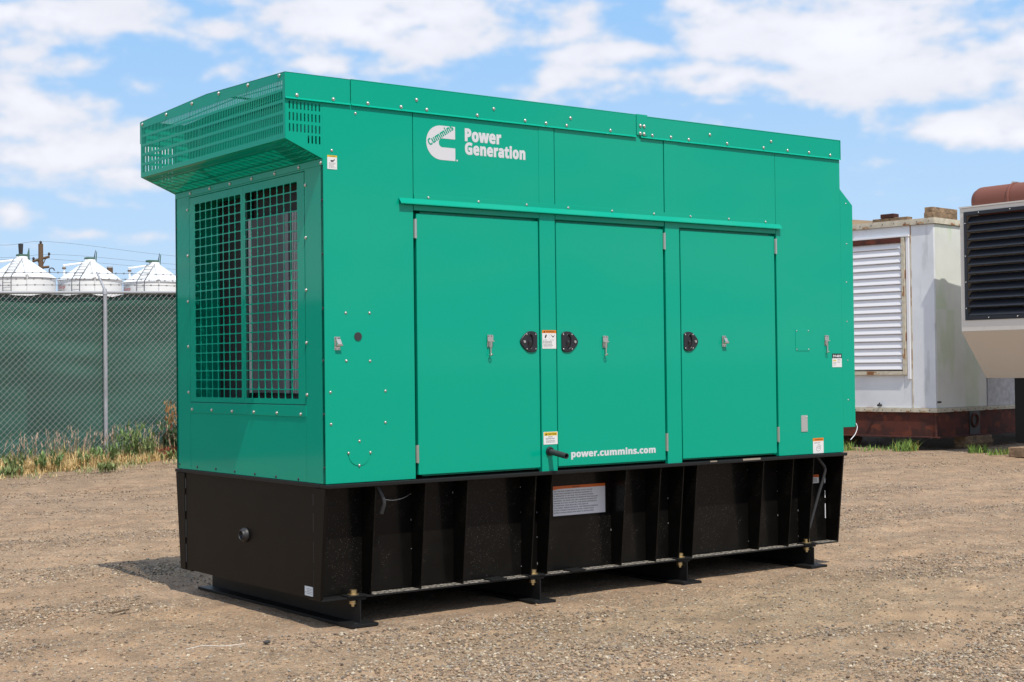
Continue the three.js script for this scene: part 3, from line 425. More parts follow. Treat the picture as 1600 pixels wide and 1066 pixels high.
  // labels on the tank
  const T = ['ONLY FOR NON COMBUSTIBLE LIQUID. DO NOT USE AND', 'CONNECTING EQUIPMENT OR WELDING EQUIPMENT TO', 'OF GENERATOR TO THIS TANK. FOLLOW MANUFACTURERS', 'INSTRUCTIONS FOR MOUNTING OF GENERATOR AND ANCILLARY', 'EQUIPMENT. FOR DIESEL FUEL ONLY. MAXIMUM AVERAGE TEST', 'PRESSURE OF 21 KPA. DO NOT FILL TANK WHEN DISPENSING IS', 'IN OPERATION. CHECK REGULARLY FOR LIQUID IN', 'ATTACHMENT. REMOVE ANY WATER. TAKE IMMEDIATE REMEDIAL', 'ACTION IF PRODUCT OR WATER IS FOUND. CONSULT WITH', 'DISTRICT HAVING JURISDICTION PRIOR TO INSTALLATION'];
  stickerZ(tk, 1.615, 2.018, 0.472, 0.648, zP, labelTex(800, 350, (x, w, h) => { x.fillStyle = '#e4e6ec'; x.fillRect(0, 0, w, h); x.fillStyle = '#d8650c'; x.beginPath(); x.moveTo(0, 0); x.lineTo(w, 0); x.lineTo(w, 34); x.lineTo(90, 34); x.lineTo(0, 44); x.fill(); x.fillStyle = '#2a1a08'; x.font = 'bold 24px sans-serif'; x.fillText('WARNING', 290, 27); x.fillStyle = '#3a3c44'; x.font = 'bold 22px sans-serif'; T.forEach((s, i) => x.fillText(s, 6, 70 + i * 28, w - 30)); }), 'large white fuel tank warning sheet with orange header');
  stickerZ(tk, 3.84, 3.93, 0.545, 0.602, zP, labelTex(180, 110, (x, w, h) => { x.fillStyle = '#e06a1a'; x.fillRect(0, 0, w, 34); x.fillStyle = '#311'; x.font = 'bold 24px sans-serif'; x.fillText('WARNING', 40, 26); lines(x, 4, 10, 170, 44, 15, 7, 14); }), 'small orange and white tank sticker');
  { const g = new THREE.PlaneGeometry(0.09, 0.05); g.rotateY(-Math.PI / 2); g.translate(-0.0012, 0.184, -0.19); mesh(gen, 'sticker', g, labelTex(160, 100, (x, w, h) => { x.fillStyle = '#d4dde4'; x.fillRect(0, 0, w, h); lines(x, 4, 40, 145, 22, 17, 5, 15); x.fillStyle = '#333'; x.fillRect(14, 60, 10, 10); }), 'pale data sticker on the tank end plate'); }
  // hoses
  const tube = (pts, rad) => new THREE.TubeGeometry(new THREE.CatmullRomCurve3(pts.map(p => V3(...p))), 24, rad, 8);
  mesh(gen, 'drain_hose', tube([[0.335, 0.735, -0.05], [0.352, 0.69, -0.035], [0.37, 0.64, -0.03], [0.366, 0.58, -0.05]], 0.012), M.rubber); mesh(gen, 'wire', tube([[0.37, 0.655, -0.03], [0.45, 0.645, -0.06], [0.53, 0.65, -0.09], [0.61, 0.665, -0.14]], 0.0022), M.alu);
  mesh(gen, 'drain_hose', tube([[3.815, 0.735, -0.06], [3.845, 0.69, -0.045], [3.872, 0.655, -0.04], [3.872, 0.60, -0.05], [3.84, 0.48, -0.07], [3.775, 0.25, -0.1]], 0.010), M.rubber);
  // cross beams and anchor bolts
  for (const [x, w] of [[0.222, 0.165], [1.425, 0.155], [2.585, 0.155], [3.745, 0.155]]) {
    const b = mesh(gen, 'cross_beam', merge([box(x - w / 2, x + w / 2, -0.004, 0.013, -W - 0.01, 0.012, 0.002), box(x - 0.004, x + 0.004, 0.012, 0.13, -W + 0.03, -0.035, 0.001), box(x - 0.05, x + 0.05, 0.128, 0.1395, -W + 0.06, -0.062, 0.001)]), M.blackPlain, 'black steel cross beam under the tank');
    mesh(b, 'anchor_pad', box(x - 0.07, x + 0.05, 0.151, 0.157, -0.125, -0.045, 0.001), M.blackPlain);
    const hex = (y, h) => { const g = new THREE.CylinderGeometry(0.021, 0.021, h, 6); g.translate(x - 0.015, y, -0.085); return g; };
    mesh(b, 'anchor_bolt', merge([hex(0.172, 0.022), (() => { const g = new THREE.CylinderGeometry(0.031, 0.031, 0.004, 20); g.translate(x - 0.015, 0.1593, -0.085); return g; })()]), M.zinc, 'yellow zinc hex bolt'); mesh(b, 'anchor_nut', merge([hex(0.118, 0.02), cyl([x - 0.015, 0.095, -0.085], [x - 0.015, 0.139, -0.085], 0.011)]), M.zinc);
    mesh(b, 'anchor_hole', new THREE.CylinderGeometry(0.012, 0.012, 0.001, 16).translate(x - 0.038, 0.0136, -0.02), M.dark);
  }
  for (const x of [1.14, 1.72]) { const s = rect(x - 0.055, x + 0.055, -0.04, 0.04); const hl = new THREE.Path(); hl.absellipse(0.01 + x, 0, .022, .016, 0, 6.2832); s.holes.push(hl); const g = new THREE.ExtrudeGeometry(s, { depth: 0.008, bevelEnabled: false, curveSegments: 8 }); g.rotateX(-Math.PI / 2); g.translate(0, 0.151, -0.085); mesh(gen, 'lifting_lug', uvMetres(g), M.blackPlain); }
}

// ================================================================== background
const HF = [Math.sin(YAW), -Math.cos(YAW)], HR = [Math.cos(YAW), Math.sin(YAW)];
const at = (px, py, d) => { const u = (px - 800) / 2330, v = (578 - 0.0113 * (px - 800) - py) / 2330; return V3(EYE.x + d * (HF[0] + HR[0] * u), EYE.y + d * v, EYE.z + d * (HF[1] + HR[1] * u)); };
// --- chain link fence along the yard, privacy screen behind the mesh
{
  const fz = -14.45, X0 = -15.4, X1 = 14, top = 2.515, gh = (x) => groundHeight(x, fz), rise = (x) => 0.55 * gh(x);
  const fence = thing('chain_link_fence', 'galvanised chain link fence with dark green privacy screen and barbed wire', 'fence');
  const px = []; for (let x = 4.475 - 6 * 3.2; x < X1; x += 3.2) px.push(x);
  for (const x of px) {
    mesh(fence, 'post', cyl([x, -0.1, fz + 0.035], [x, top + rise(x), fz + 0.035], 0.031, 0.031, 14), M.galv);
    const cap = mesh(fence, 'barb_arm', merge([cyl([x, top - 0.03 + rise(x), fz + 0.035], [x, top + 0.05 + rise(x), fz + 0.02], 0.036, 0.030, 14), cyl([x, top + 0.04 + rise(x), fz + 0.02], [x, 2.845 + rise(x) * .6, fz - 0.28], 0.020, 0.016, 8)]), M.galv);
    for (const y of [0.55, 1.3, 1.95]) mesh(fence, 'tie_band', new THREE.TorusGeometry(0.032, 0.003, 5, 16).rotateX(Math.PI / 2).translate(x, y, fz + 0.035), M.galv);
  }
  const railPts = []; for (let x = X0; x <= X1 + .01; x += 0.7) railPts.push(V3(x, top + rise(x), fz));
  mesh(fence, 'top_rail', new THREE.TubeGeometry(new THREE.CatmullRomCurve3(railPts), 120, 0.021, 10), M.galv);
  const ws = [], p = 0.088, H = top - 0.01, lo = 0.05;
  const wire = (x0, y0, x1, y1, z, r) => ws.push(cyl([x0, y0 + rise(x0), z], [x1, y1 + rise(x1), z + 0.002], r, r, 4, true));
  for (let x = X0 - H; x < X1; x += p) { const a = Math.max(x, X0), b = Math.min(x + (H - lo), X1); if (b > a) wire(a, lo + (a - x), b, lo + (b - x), fz + 0.004, 0.0029); const c = Math.max(x, X0), d = b; if (d > c) wire(c, H - (c - x), d, H - (d - x), fz - 0.004, 0.0019); }
  const wm = mesh(fence, 'wire_mesh', merge(ws), std({ color: rgb(0.36, 0.36, 0.34), roughness: 0.6, metalness: 0.2 })); wm.userData.kind = 'stuff';
  // fabric
  const nx = 420, ny = 30, P = [], T = [], I = [];
  for (let j = 0; j <= ny; j++) for (let i = 0; i <= nx; i++) {
    const x = X0 + (X1 - X0) * i / nx, t = j / ny, hi = top - 0.075 + rise(x) + 0.022 * n2(x * 1.1, 4) + 0.012 * n2(x * 3.7, 8), y = lerp(0.02 + gh(x), hi, t);
    P.push(x, y, fz - 0.055 + 0.018 * n2(x * 0.5, y * 3.2) + 0.010 * n2(x * 1.2, y * 7 + 20)); T.push(x, y);
    if (i < nx && j < ny) { const a = j * (nx + 1) + i, b = a + 1, c = a + nx + 1, d = c + 1; I.push(a, b, c, b, d, c); }
  }
  const g = new THREE.BufferGeometry(); g.setAttribute('position', new THREE.Float32BufferAttribute(P, 3)); g.setAttribute('uv', new THREE.Float32BufferAttribute(T, 2)); g.setIndex(I); g.computeVertexNormals(); const sc = mesh(fence, 'privacy_screen', g, M.screen, 'dark green woven privacy screen');
  const hp = [], hi2 = []; for (let i = 0; i <= nx; i++) { const k = (ny * (nx + 1) + i) * 3; hp.push(P[k], P[k + 1] - 0.03, P[k + 2] - 0.004, P[k], P[k + 1] + 0.045 + 0.03 * n2(P[k] * 1.7, 31), P[k + 2] - 0.006); if (i < nx) { const a = i * 2; hi2.push(a, a + 2, a + 1, a + 1, a + 2, a + 3); } }
  const hg = new THREE.BufferGeometry(); hg.setAttribute('position', new THREE.Float32BufferAttribute(hp, 3)); hg.setIndex(hi2); hg.computeVertexNormals(); mesh(sc, 'gap_shade', hg, M.gap_shade);  // added near-black strip, stands for shade in the gap under the rail
  // barbed wire strands on the slanted arms
  for (const [f, sag] of [[0.28, 0.012], [0.62, 0.02], [0.96, 0.012]]) {
    const z = fz + 0.02 - 0.30 * f, y0 = top + 0.04 + 0.29 * f, bits = [], pts = [];
    for (let x = X0; x <= X1 + .01; x += 0.4) { let m = 9; for (const q of px) m = Math.min(m, Math.abs(x - q)); pts.push(V3(x, y0 + rise(x) * (1 - .4 * f) - sag * ss(0, 1.6, m) + 0.004 * n2(x * 2, f * 9), z)); }
    const cv = new THREE.CatmullRomCurve3(pts); bits.push(new THREE.TubeGeometry(cv, 260, 0.0036, 4));
    for (let x = X0 + 0.06 + f * .05; x < X1; x += 0.127) { const q = cv.getPoint((x - X0) / (X1 - X0)); bits.push(cyl([q.x - 0.006, q.y - 0.016, z - 0.01], [q.x + 0.006, q.y + 0.016, z + 0.01], 0.0022, 0.0022, 4, true), cyl([q.x + 0.008, q.y - 0.014, z + 0.012], [q.x - 0.008, q.y + 0.014, z - 0.012], 0.0022, 0.0022, 4, true), cyl([q.x - 0.012, q.y, z], [q.x + 0.012, q.y, z], 0.006, 0.006, 5, true)); }
    mesh(fence, 'barbed_wire', merge(bits), std({ color: rgb(0.13, 0.12, 0.115), roughness: 0.8 })).userData.kind = 'stuff';
  }
}
// --- storage bins beyond the fence
{
  const art = labelTex(256, 128, (x, w, h) => { x.fillStyle = '#dfe0de'; x.fillRect(0, 0, w, h); x.fillStyle = '#c8283c'; x.font = 'italic bold 74px serif'; x.fillText('Sharp', 30, 70); x.fillStyle = '#555'; x.font = 'bold 26px sans-serif'; x.fillText('CORP. IL', 70, 112); });
  const rr = 1.30, eave = 5.24, apex = 6.02;
  const spots = [[16.2, -53.1, 'white conical roofed bin with a tall vent on its cap, beside the utility pole'], [19.14, -53.4, 'white conical roofed bin standing between two like it'], [22.1, -53.7, 'white conical roofed bin with long green hatch lid on its cap']];
  spots.forEach(([x, z, label], i) => {
    const b = thing('storage_bin', label, 'bin', [x, 0, z], 0, 'white bins beyond the fence');
    const view = Math.atan2(EYE.z - z, EYE.x - x); // angle towards the yard
    mesh(b, 'wall', new THREE.CylinderGeometry(rr, rr, eave - 1.6, 40, 1, true).translate(0, (eave + 1.6) / 2, 0), M.bin); mesh(b, 'hopper', new THREE.CylinderGeometry(rr, 0.25, 1.1, 40, 1, true).translate(0, 1.05, 0), M.bin);
    for (let k = 0; k < 6; k++) { const a = k * 1.047; mesh(b, 'leg', box(-.05, .05, 0, 2.4, -.05, .05).translate(Math.cos(a) * (rr + .04), 0, Math.sin(a) * (rr + .04)), M.galv); }
    mesh(b, 'roof', new THREE.CylinderGeometry(0.24, rr + 0.05, apex - eave, 40, 1, true).translate(0, (apex + eave) / 2, 0), M.bin); mesh(b, 'cap', new THREE.CylinderGeometry(0.22, 0.25, 0.12, 24).translate(0, apex + 0.05, 0), M.bin);
    const lid = mesh(b, 'hatch_lid', box(i === 2 ? -.34 : -.2, .16, apex + 0.11, apex + 0.2, -.16, .16, .02), std({ color: rgb(0.05, 0.12, 0.085), roughness: .6 }));
    mesh(lid, 'vent', i === 0 ? cyl([-.05, apex + 0.15, 0], [-.05, apex + 0.62, 0], 0.075, 0.1, 10) : cyl([.12, apex + 0.05, 0.1], [.2, apex + 0.5, 0.1], 0.03, 0.012, 6), M.rubber); mesh(lid, 'vent', cyl([.2, apex - 0.05, .1], [.25, apex + 0.45, .1], i === 0 ? 0.08 : 0.03, 0.015, 6), std({ color: rgb(0.05, 0.12, 0.085), roughness: .6 }));
    // ladder up the wall and the roof
    const la = 0.42, d = [Math.cos(view + la), Math.sin(view + la)], s = [-d[1], d[0]], pt = (r, y, o) => [d[0] * r + s[0] * o, y, d[1] * r + s[1] * o];
    for (const o of [-0.17, 0.17]) mesh(b, 'ladder_rail', merge([cyl(pt(rr + .09, 1.2, o), pt(rr + .09, eave + .02, o), 0.012, 0.012, 6), cyl(pt(rr + .09, eave + .02, o), pt(0.34, apex + 0.02, o), 0.012, 0.012, 6)]), M.rubber);
    for (let y = 1.4; y < eave; y += 0.3) mesh(b, 'rung', cyl(pt(rr + .09, y, -.17), pt(rr + .09, y, .17), 0.008, 0.008, 6), M.rubber); for (let k = 1; k < 6; k++) { const t = k / 6, r = lerp(rr + .09, .34, t), y = lerp(eave + .02, apex + .02, t); mesh(b, 'rung', cyl(pt(r, y, -.17), pt(r, y, .17), 0.012, 0.012, 6), M.rubber); }
    // fill pipe
    const fa = 1.5, fd = [Math.cos(view + fa), Math.sin(view + fa)], fp = (r, y) => V3(fd[0] * r, y, fd[1] * r);
    mesh(b, 'fill_pipe', merge([cyl(fp(1.04, eave - .2).toArray(), fp(1.04, 5.88).toArray(), 0.045, 0.045, 8), cyl(fp(1.05, 5.87).toArray(), fp(0.24, 5.99).toArray(), 0.045, 0.045, 8), new THREE.SphereGeometry(.06, 8, 6).translate(fp(1.04, 5.87).x, 5.87, fp(1.04, 5.87).z)]), M.bin); mesh(b, 'pipe_coupling', cyl(fp(1.04, 5.72).toArray(), fp(1.04, 5.79).toArray(), 0.075, 0.085, 10), M.bark);
    const ra = -0.14, rd = [Math.cos(view + ra), Math.sin(view + ra)]; mesh(b, 'vent_pipe', merge([cyl([rd[0] * .28, apex + .05, rd[1] * .28], [rd[0] * (rr + .06), eave + .04, rd[1] * (rr + .06)], 0.06, 0.06, 8), cyl([rd[0] * (rr + .06), eave + .06, rd[1] * (rr + .06)], [rd[0] * (rr + .06), 2, rd[1] * (rr + .06)], 0.02, 0.02, 6)]), M.bin);
    const th = Math.PI / 2 - (view + 1.12), lg = new THREE.CylinderGeometry(rr + .012, rr + .012, 0.30, 8, 1, true, th - 0.26, 0.52); mesh(b, 'maker_label', lg.translate(0, 4.9, 0), art, 'red script lettering on the bin wall');
  });
}
// --- utility poles and overhead lines
{
  const p1 = at(64, 586, 90), pole = thing('utility_pole', 'brown wooden utility pole with crossarm behind the bins', 'pole', [p1.x, 0, p1.z]);
  mesh(pole, 'shaft', cyl([0, -0.2, 0], [0, 9.28, 0], 0.19, 0.14, 10), M.bark);
  const arm = (y, l, r, t) => cyl([-HR[0] * l, y - t, -HR[1] * l], [HR[0] * r, y + t, HR[1] * r], 0.075, 0.075, 6);
  const a1 = mesh(pole, 'crossarm', arm(8.36, 0.5, 0.52, 0.14), M.bark); mesh(a1, 'brace', merge([cyl([0, 7.75, 0], [HR[0] * .3, 8.4, HR[1] * .3], 0.03), cyl([0, 7.85, 0], [-HR[0] * .2, 8.28, -HR[1] * .2], 0.03)]), M.bark); mesh(pole, 'crossarm', arm(7.85, 0.2, 0.5, 0.03), M.bark);
  for (const [o, y] of [[.5, 8.66], [-.44, 8.38], [0, 9.36]]) mesh(pole, 'insulator', new THREE.SphereGeometry(0.08, 8, 6).scale(1, 1.3, 1).translate(HR[0] * o, y, HR[1] * o), M.rubber);
  mesh(pole, 'cutout_fuse', new THREE.TorusGeometry(0.16, 0.035, 6, 12, 4.2).translate(HR[0] * .66, 7.65, HR[1] * .66), M.rubber);
  const p2 = at(172, 586, 96), q2 = thing('utility_pole', 'short brown pole top showing between two bin roofs', 'pole', [p2.x, 0, p2.z]); mesh(q2, 'shaft', cyl([0, -0.2, 0], [0, 8.25, 0], 0.24, 0.19, 10), M.bark); mesh(q2, 'pole_cap', cyl([0, 8.2, 0], [0, 8.28, 0], 0.2, 0.19, 10), M.galv);
  const line = (pts, label) => tag(mesh(scene, 'power_line', new THREE.TubeGeometry(new THREE.CatmullRomCurve3(pts.map(([x, y, d]) => at(x, y, d))), 60, 0.0095, 5), std({ color: rgb(.2, .2, .21), roughness: .7 })), label, 'power line', 'overhead lines at the utility pole');
  line([[-420, 352, 88], [0, 383, 92], [62, 377, 90], [275, 400, 102], [620, 424, 125]], 'thin grey overhead line tied to the very top of the pole');
  line([[-420, 380, 88], [0, 402.5, 92], [77, 397.5, 90], [275, 413, 102], [620, 436, 125]], 'thin grey overhead line tied to the higher end of the crossarm');
  line([[-420, 386, 88], [0, 405.5, 92], [53, 403.5, 90], [275, 421, 102], [620, 444, 125]], 'thin grey overhead line tied to the lower end of the crossarm');
}
// --- weathered white plant housing on a rusty skid
{
  const w = thing('equipment_housing', 'weathered white metal equipment housing on a rusty steel skid', 'housing', [15.54, 0, -8.06], 0.1204);
  const D = 3.2, Lx = 6.5;
  const mottle = dataTex(512, 512, (u, v) => { const q = 218 + 10 * tn(u, v, 6, 5), g = ss(-.15, .4, tn(u, v * .3, 9, 5)) * .35; return [q * lerp(.98, .80, g), q * lerp(.99, .92, g), q * lerp(.96, .68, g)]; }); mottle.repeat.set(.45, .45);  // random green streaks over the pale wall tone
  mesh(w, 'end_wall', merge([box(0.0, 0.05, 0.661, 3.579, -0.56, 0.0, 0.004), box(0.0, 0.05, 0.661, 1.25, -2.54, -0.5605, 0.004), box(0.0, 0.05, 3.312, 3.579, -2.54, -0.5605, 0.004), box(0.0, 0.05, 0.661, 3.579, -D + .01, -2.5405, 0.004)]), M.wall, 'pale metal wall with a louvre opening'); mesh(w, 'floor', box(0.06, Lx, 0.62, 0.659, -D + .06, -.06, 0), M.rust); mesh(w, 'end_wall', box(Lx - .05, Lx, 0.661, 3.579, -D + .06, -.06, 0), M.wall);
  mesh(w, 'side_wall', box(0.0505, 1.56, 0.661, 3.579, -0.05, 0.002, 0.004), phy({ map: mottle, roughness: .45, clearcoat: .3, clearcoatRoughness: .2 }), 'white metal wall with green streaks'); mesh(w, 'side_wall', box(1.566, Lx, 0.661, 3.579, -0.05, -0.004, 0.004), M.wall);
  mesh(w, 'side_wall', box(0.05, Lx, 0.661, 3.579, -D, -D + .05, 0.004), M.wall);
  for (const [a, b, c] of [[0.661, 1.12, 0], [1.14, 1.16, 1]]) mesh(w, 'lower_panel', box(1.6, 3.2, a, b, 0, c ? .03 : .008, .003), c ? M.trim : M.galv);
  mesh(w, 'roof', box(-0.02, Lx + .02, 3.60, 3.64, -D - .02, 0.02, 0.005), M.trim);
  mesh(w, 'roof_cover', (() => { const g = new THREE.ExtrudeGeometry(poly([[-3.1, 3.66], [-0.75, 3.66], [-1.5, 3.76], [-3.1, 3.8]]), { depth: 2.2, bevelEnabled: false }); g.rotateY(-Math.PI / 2); g.translate(2.2, 0, 0); return uvMetres(g); })(), std({ color: rgb(.62, .46, .29), roughness: .8 }), 'tan sheet lying over the roof');
  const tt = mesh(w, 'roof_trim', box(-0.035, -0.021, 3.579, 3.672, -D - .03, 0.03, .003), M.trim, 'rust streaked roof edge trim'); mesh(w, 'roof_trim', box(-0.0205, Lx, 3.579, 3.672, 0.021, 0.035, .003), M.trim, 'rust streaked roof edge trim');
  mesh(w, 'sill_trim', box(-0.03, -0.001, 0.592, 0.66, -D, 0.03, .003), M.trim); mesh(w, 'sill_trim', box(-0.0005, Lx, 0.592, 0.66, 0.003, 0.03, .003), M.trim);
  for (let k = 0; k < 11; k++) { mesh(tt, 'screw', new THREE.SphereGeometry(.009, 6, 4).translate(-0.036, 3.625, -0.06 - k * 0.21), M.rubber); }
  for (let k = 0; k < 9; k++) mesh(w, 'screw', new THREE.SphereGeometry(.008, 6, 4).translate(-0.031, 0.625, -0.1 - k * 0.17), M.rubber); for (let k = 0; k < 10; k++) mesh(w, 'screw', new THREE.SphereGeometry(.008, 6, 4).translate(0.2 + k * .24, 0.625, 0.031), M.rubber);
  const sk = mesh(w, 'skid', merge([box(0.0, 0.04, 0.21, 0.5915, -D, -0.021, .004), box(-0.02, Lx, 0.2, 0.591, -0.02, 0.012, .004), box(-.03, Lx, 0.19, 0.212, -.06, 0.06, .003), box(-.05, .1, 0.19, 0.212, -D, -.061, .003)]), M.rust, 'rusty brown steel skid');
  mesh(sk, 'lifting_eye', new THREE.TorusGeometry(0.10, 0.022, 8, 20).translate(1.13, 0.44, 0.03), M.rust); mesh(sk, 'web_plate', box(.98, 1.3, .212, .59, .012, .026, .002), M.rubber);
  // louvre
  const lv = mesh(w, 'louvre_frame', merge([box(-0.05, -0.001, 1.19, 3.39, -0.56, -0.50, .004), box(-0.05, -0.001, 1.19, 1.25, -2.6, -0.561, .004), box(-.05, -.001, 1.251, 3.31, -2.6, -2.54, .004)]), M.trim, 'tan weathered louvre frame'); mesh(w, 'louvre_head', box(-0.06, -0.001, 3.312, 3.392, -2.6, -0.561, .004), M.rust, 'rusty strip along the louvre head');
  for (let k = 0; k < 18; k++) { const y = 1.27 + k * 0.1145, g = new THREE.ExtrudeGeometry(poly([[-0.012, 0.108], [-0.018, 0.11], [-0.044, 0.012], [-0.038, 0.0], [-0.014, 0.004], [-0.014, 0.008], [-0.034, 0.012]]), { depth: 1.96, bevelEnabled: false }); g.translate(0, y, -2.53); mesh(w, 'louvre_slat', uvMetres(g), M.white); }
  mesh(w, 'corner_trim', box(-0.03, -0.001, 1.12, 3.40, -0.485, -0.43, .004), M.white, 'upright white trim strip'); mesh(w, 'panel_seam', box(-0.008, -0.001, 0.665, 3.575, -0.418, -0.40, .002), M.trim); mesh(w, 'rain_gutter', box(-0.05, -0.001, 3.40, 3.43, -2.6, -0.42, .003), M.white);
  mesh(w, 'tap', merge([cyl([-0.001, .70, -1.0], [-0.09, .70, -1.0], .02, .02, 8), cyl([-0.07, .70, -1.0], [-0.07, .74, -0.98], .012, .012, 6)]), M.rubber); mesh(w, 'name_tag', box(.03, .15, .74, .77, 0.002, .006, .001), M.rubber);
  // timbers on the roof
  const t1 = thing('timber_block', 'weathered timber block lying on the roof corner of the white housing', 'timber', [15.56, 3.68, -8.1], 0.1204); mesh(t1, 'plank', box(0.0, 0.75, 0.0, 0.085, -.14, 0.02, .006), M.wood); mesh(t1, 'plank', box(0.02, 0.77, 0.087, 0.17, -.14, 0.01, .006), M.wood);
  const t2 = thing('roof_board', 'grey weathered board with rusty bracket lying on the housing roof', 'board', [15.45, 3.675, -8.85], 0.1204); mesh(t2, 'plank', box(-0.02, .12, 0, .05, -.3, 0.35, .005), M.wood); mesh(t2, 'bracket', box(-.03, .13, .052, .12, -.15, .1, .01), M.rust);
  // cribbing under the skid
  for (const [x, z, lab] of [[16.35, -8.2, 'stacked timber cribbing under the rusty skid, beside the grass tuft'], [15.48, -10.2, 'stacked timber cribbing under the rusty skid, behind the green generator']]) { const c = thing('timber_cribbing', lab, 'timber', [x, 0, z], 0.1204, 'cribbing under the white housing'); for (let k = 0; k < 3; k++) mesh(c, 'plank', box(0, 0.72, 0.002 + k * 0.063, 0.062 + k * 0.063, -0.12 - (k % 2) * .02, 0.14 + (k % 2) * .03, .005), M.wood); }
}
// --- cream unit with black louvres, rusty muffler on top
{
  const c = thing('louvred_unit', 'cream metal unit with a large black louvre and rust red muffler', 'generator', [15.34, 0, -7.41]);
  const Z = 3.0;
  mesh(c, 'hood', merge([box(0, 0.03, 3.675, 3.735, 0, Z, .004), box(0, 0.03, 1.85, 2.02, 0, Z, .004), box(0, 0.03, 2.0205, 3.6745, 0, 0.075, .004), box(0, 0.03, 2.0205, 3.6745, Z - .08, Z, .004)]), M.cream, 'cream hood frame round the louvre');
  mesh(c, 'hood_side', (() => { const g = sheetZ(poly([[0.031, 1.85], [0.60, 1.135], [2.6, 1.135], [2.6, 3.90], [0.6, 3.80], [0.031, 3.733]]), 0.0, 0.02); return g.translate(0, 0, 0.02); })(), M.cream);
  mesh(c, 'hood_underside', (() => { const g = new THREE.ExtrudeGeometry(poly([[0, 1.849], [0.60, 1.13], [0.62, 1.135], [0.02, 1.849]]), { depth: Z - .002, bevelEnabled: false }); g.translate(0, 0, 0.001); return uvMetres(g); })(), M.cream, 'sloping underside of the hood in shade');
  mesh(c, 'body', merge([box(0.62, 2.6, 1.13, 1.15, 0.021, Z, 0), box(2.58, 2.6, 1.151, 3.8, .021, Z, 0)]), M.cream); mesh(c, 'roof', (() => { const g = new THREE.ExtrudeGeometry(poly([[-0.01, 3.737], [2.6, 3.93], [2.6, 3.96], [-0.01, 3.76]]), { depth: Z + .02, bevelEnabled: false }); g.translate(0, 0, -0.01); return uvMetres(g); })(), M.cream);
  const f = mesh(c, 'louvre_frame', merge([box(-0.014, -0.001, 2.022, 2.08, 0.077, Z - .08, .003), box(-0.014, -0.001, 3.62, 3.674, 0.077, Z - .08, .003), box(-0.014, -0.001, 2.081, 3.619, 0.077, 0.13, .003), box(-.014, -.001, 2.081, 3.619, Z - .14, Z - .08, .003)]), M.louver); for (const [y, z] of [[2.05, .5], [3.65, .35], [3.65, .9], [3.5, .1], [3.0, .1], [2.6, .1], [2.2, .1], [2.05, 1.0]]) mesh(f, 'screw', new THREE.SphereGeometry(.011, 6, 4).translate(-0.014, y, z), M.steel);
  mesh(c, 'hood_side', sheetZ(poly([[0.031, 1.85], [0.60, 1.135], [2.6, 1.135], [2.6, 3.90], [0.6, 3.80], [0.031, 3.733]]), Z, 0.02), M.cream);
  for (let k = 0; k < 12; k++) { const y = 2.085 + k * 0.128, g = new THREE.ExtrudeGeometry(poly([[0.08, 0.115], [0.002, 0.022], [-0.006, 0.004], [0.006, 0.0], [0.014, 0.022], [0.084, 0.108]]), { depth: Z - .28, bevelEnabled: false }); g.translate(0, y, 0.132); mesh(c, 'louvre_slat', uvMetres(g), M.louver); }
  const m = mesh(c, 'muffler', new THREE.LatheGeometry([[0, -0.06], [0.12, -0.05], [0.19, -0.01], [0.225, 0.06], [0.23, 0.12], [0.23, 2.6], [0.2, 2.7], [0, 2.72]].map(([r, y]) => new THREE.Vector2(r, y)), 28).rotateX(Math.PI / 2).translate(0.33, 3.84, 0.12), M.muffler, 'rust red cylindrical muffler'); mesh(m, 'strap', new THREE.TorusGeometry(0.236, 0.014, 6, 28).scale(1, 1, 2).translate(0.33, 3.84, 0.78), M.muffler); mesh(m, 'strap_clip', box(.24, .42, 4.07, 4.092, .76, .80, .004), M.steel);
  const leg = mesh(c, 'fuel_tank', box(0.63, 2.5, 0.14, 1.128, 0.48, Z - .1, .006), M.blackPlain, 'black tank under the cream unit');
  const tb = thing('timber_block', 'brown timber block under the black tank of the cream unit', 'timber', [14.86, 0, -6.28], 0); mesh(tb, 'plank', box(0.0, 1.0, 0.0, 0.138, 0.0, 0.6, .006), M.wood);
}
// --- plants
const blades = (list) => { const P = [], N = [], C = [], I = []; for (const [x, y, z, h, w, a, lean, c, c2] of list) { const k = P.length / 3, ca = Math.cos(a), sa = Math.sin(a); for (let s = 0; s <= 3; s++) { const t = s / 3, ww = w * (1 - t * t * .96), l = lean * h * t * t, yy = y + h * (t - 0.18 * Math.abs(lean) * t * t), cc = s > 2 ? (c2 ?? c) : c; for (const e of [-1, 1]) { P.push(x + e * ww * ca + l * -sa, yy, z + e * ww * sa + l * ca); C.push(...cc); N.push(-sa, .3, ca); } if (s < 3) I.push(k + s * 2, k + s * 2 + 1, k + s * 2 + 2, k + s * 2 + 1, k + s * 2 + 3, k + s * 2 + 2); } } const g = new THREE.BufferGeometry(); g.setAttribute('position', new THREE.Float32BufferAttribute(P, 3)); g.setAttribute('color', new THREE.Float32BufferAttribute(C, 3)); g.setIndex(I); g.computeVertexNormals(); return g; };
const leafMat = std({ vertexColors: true, roughness: 0.85, side: THREE.DoubleSide });
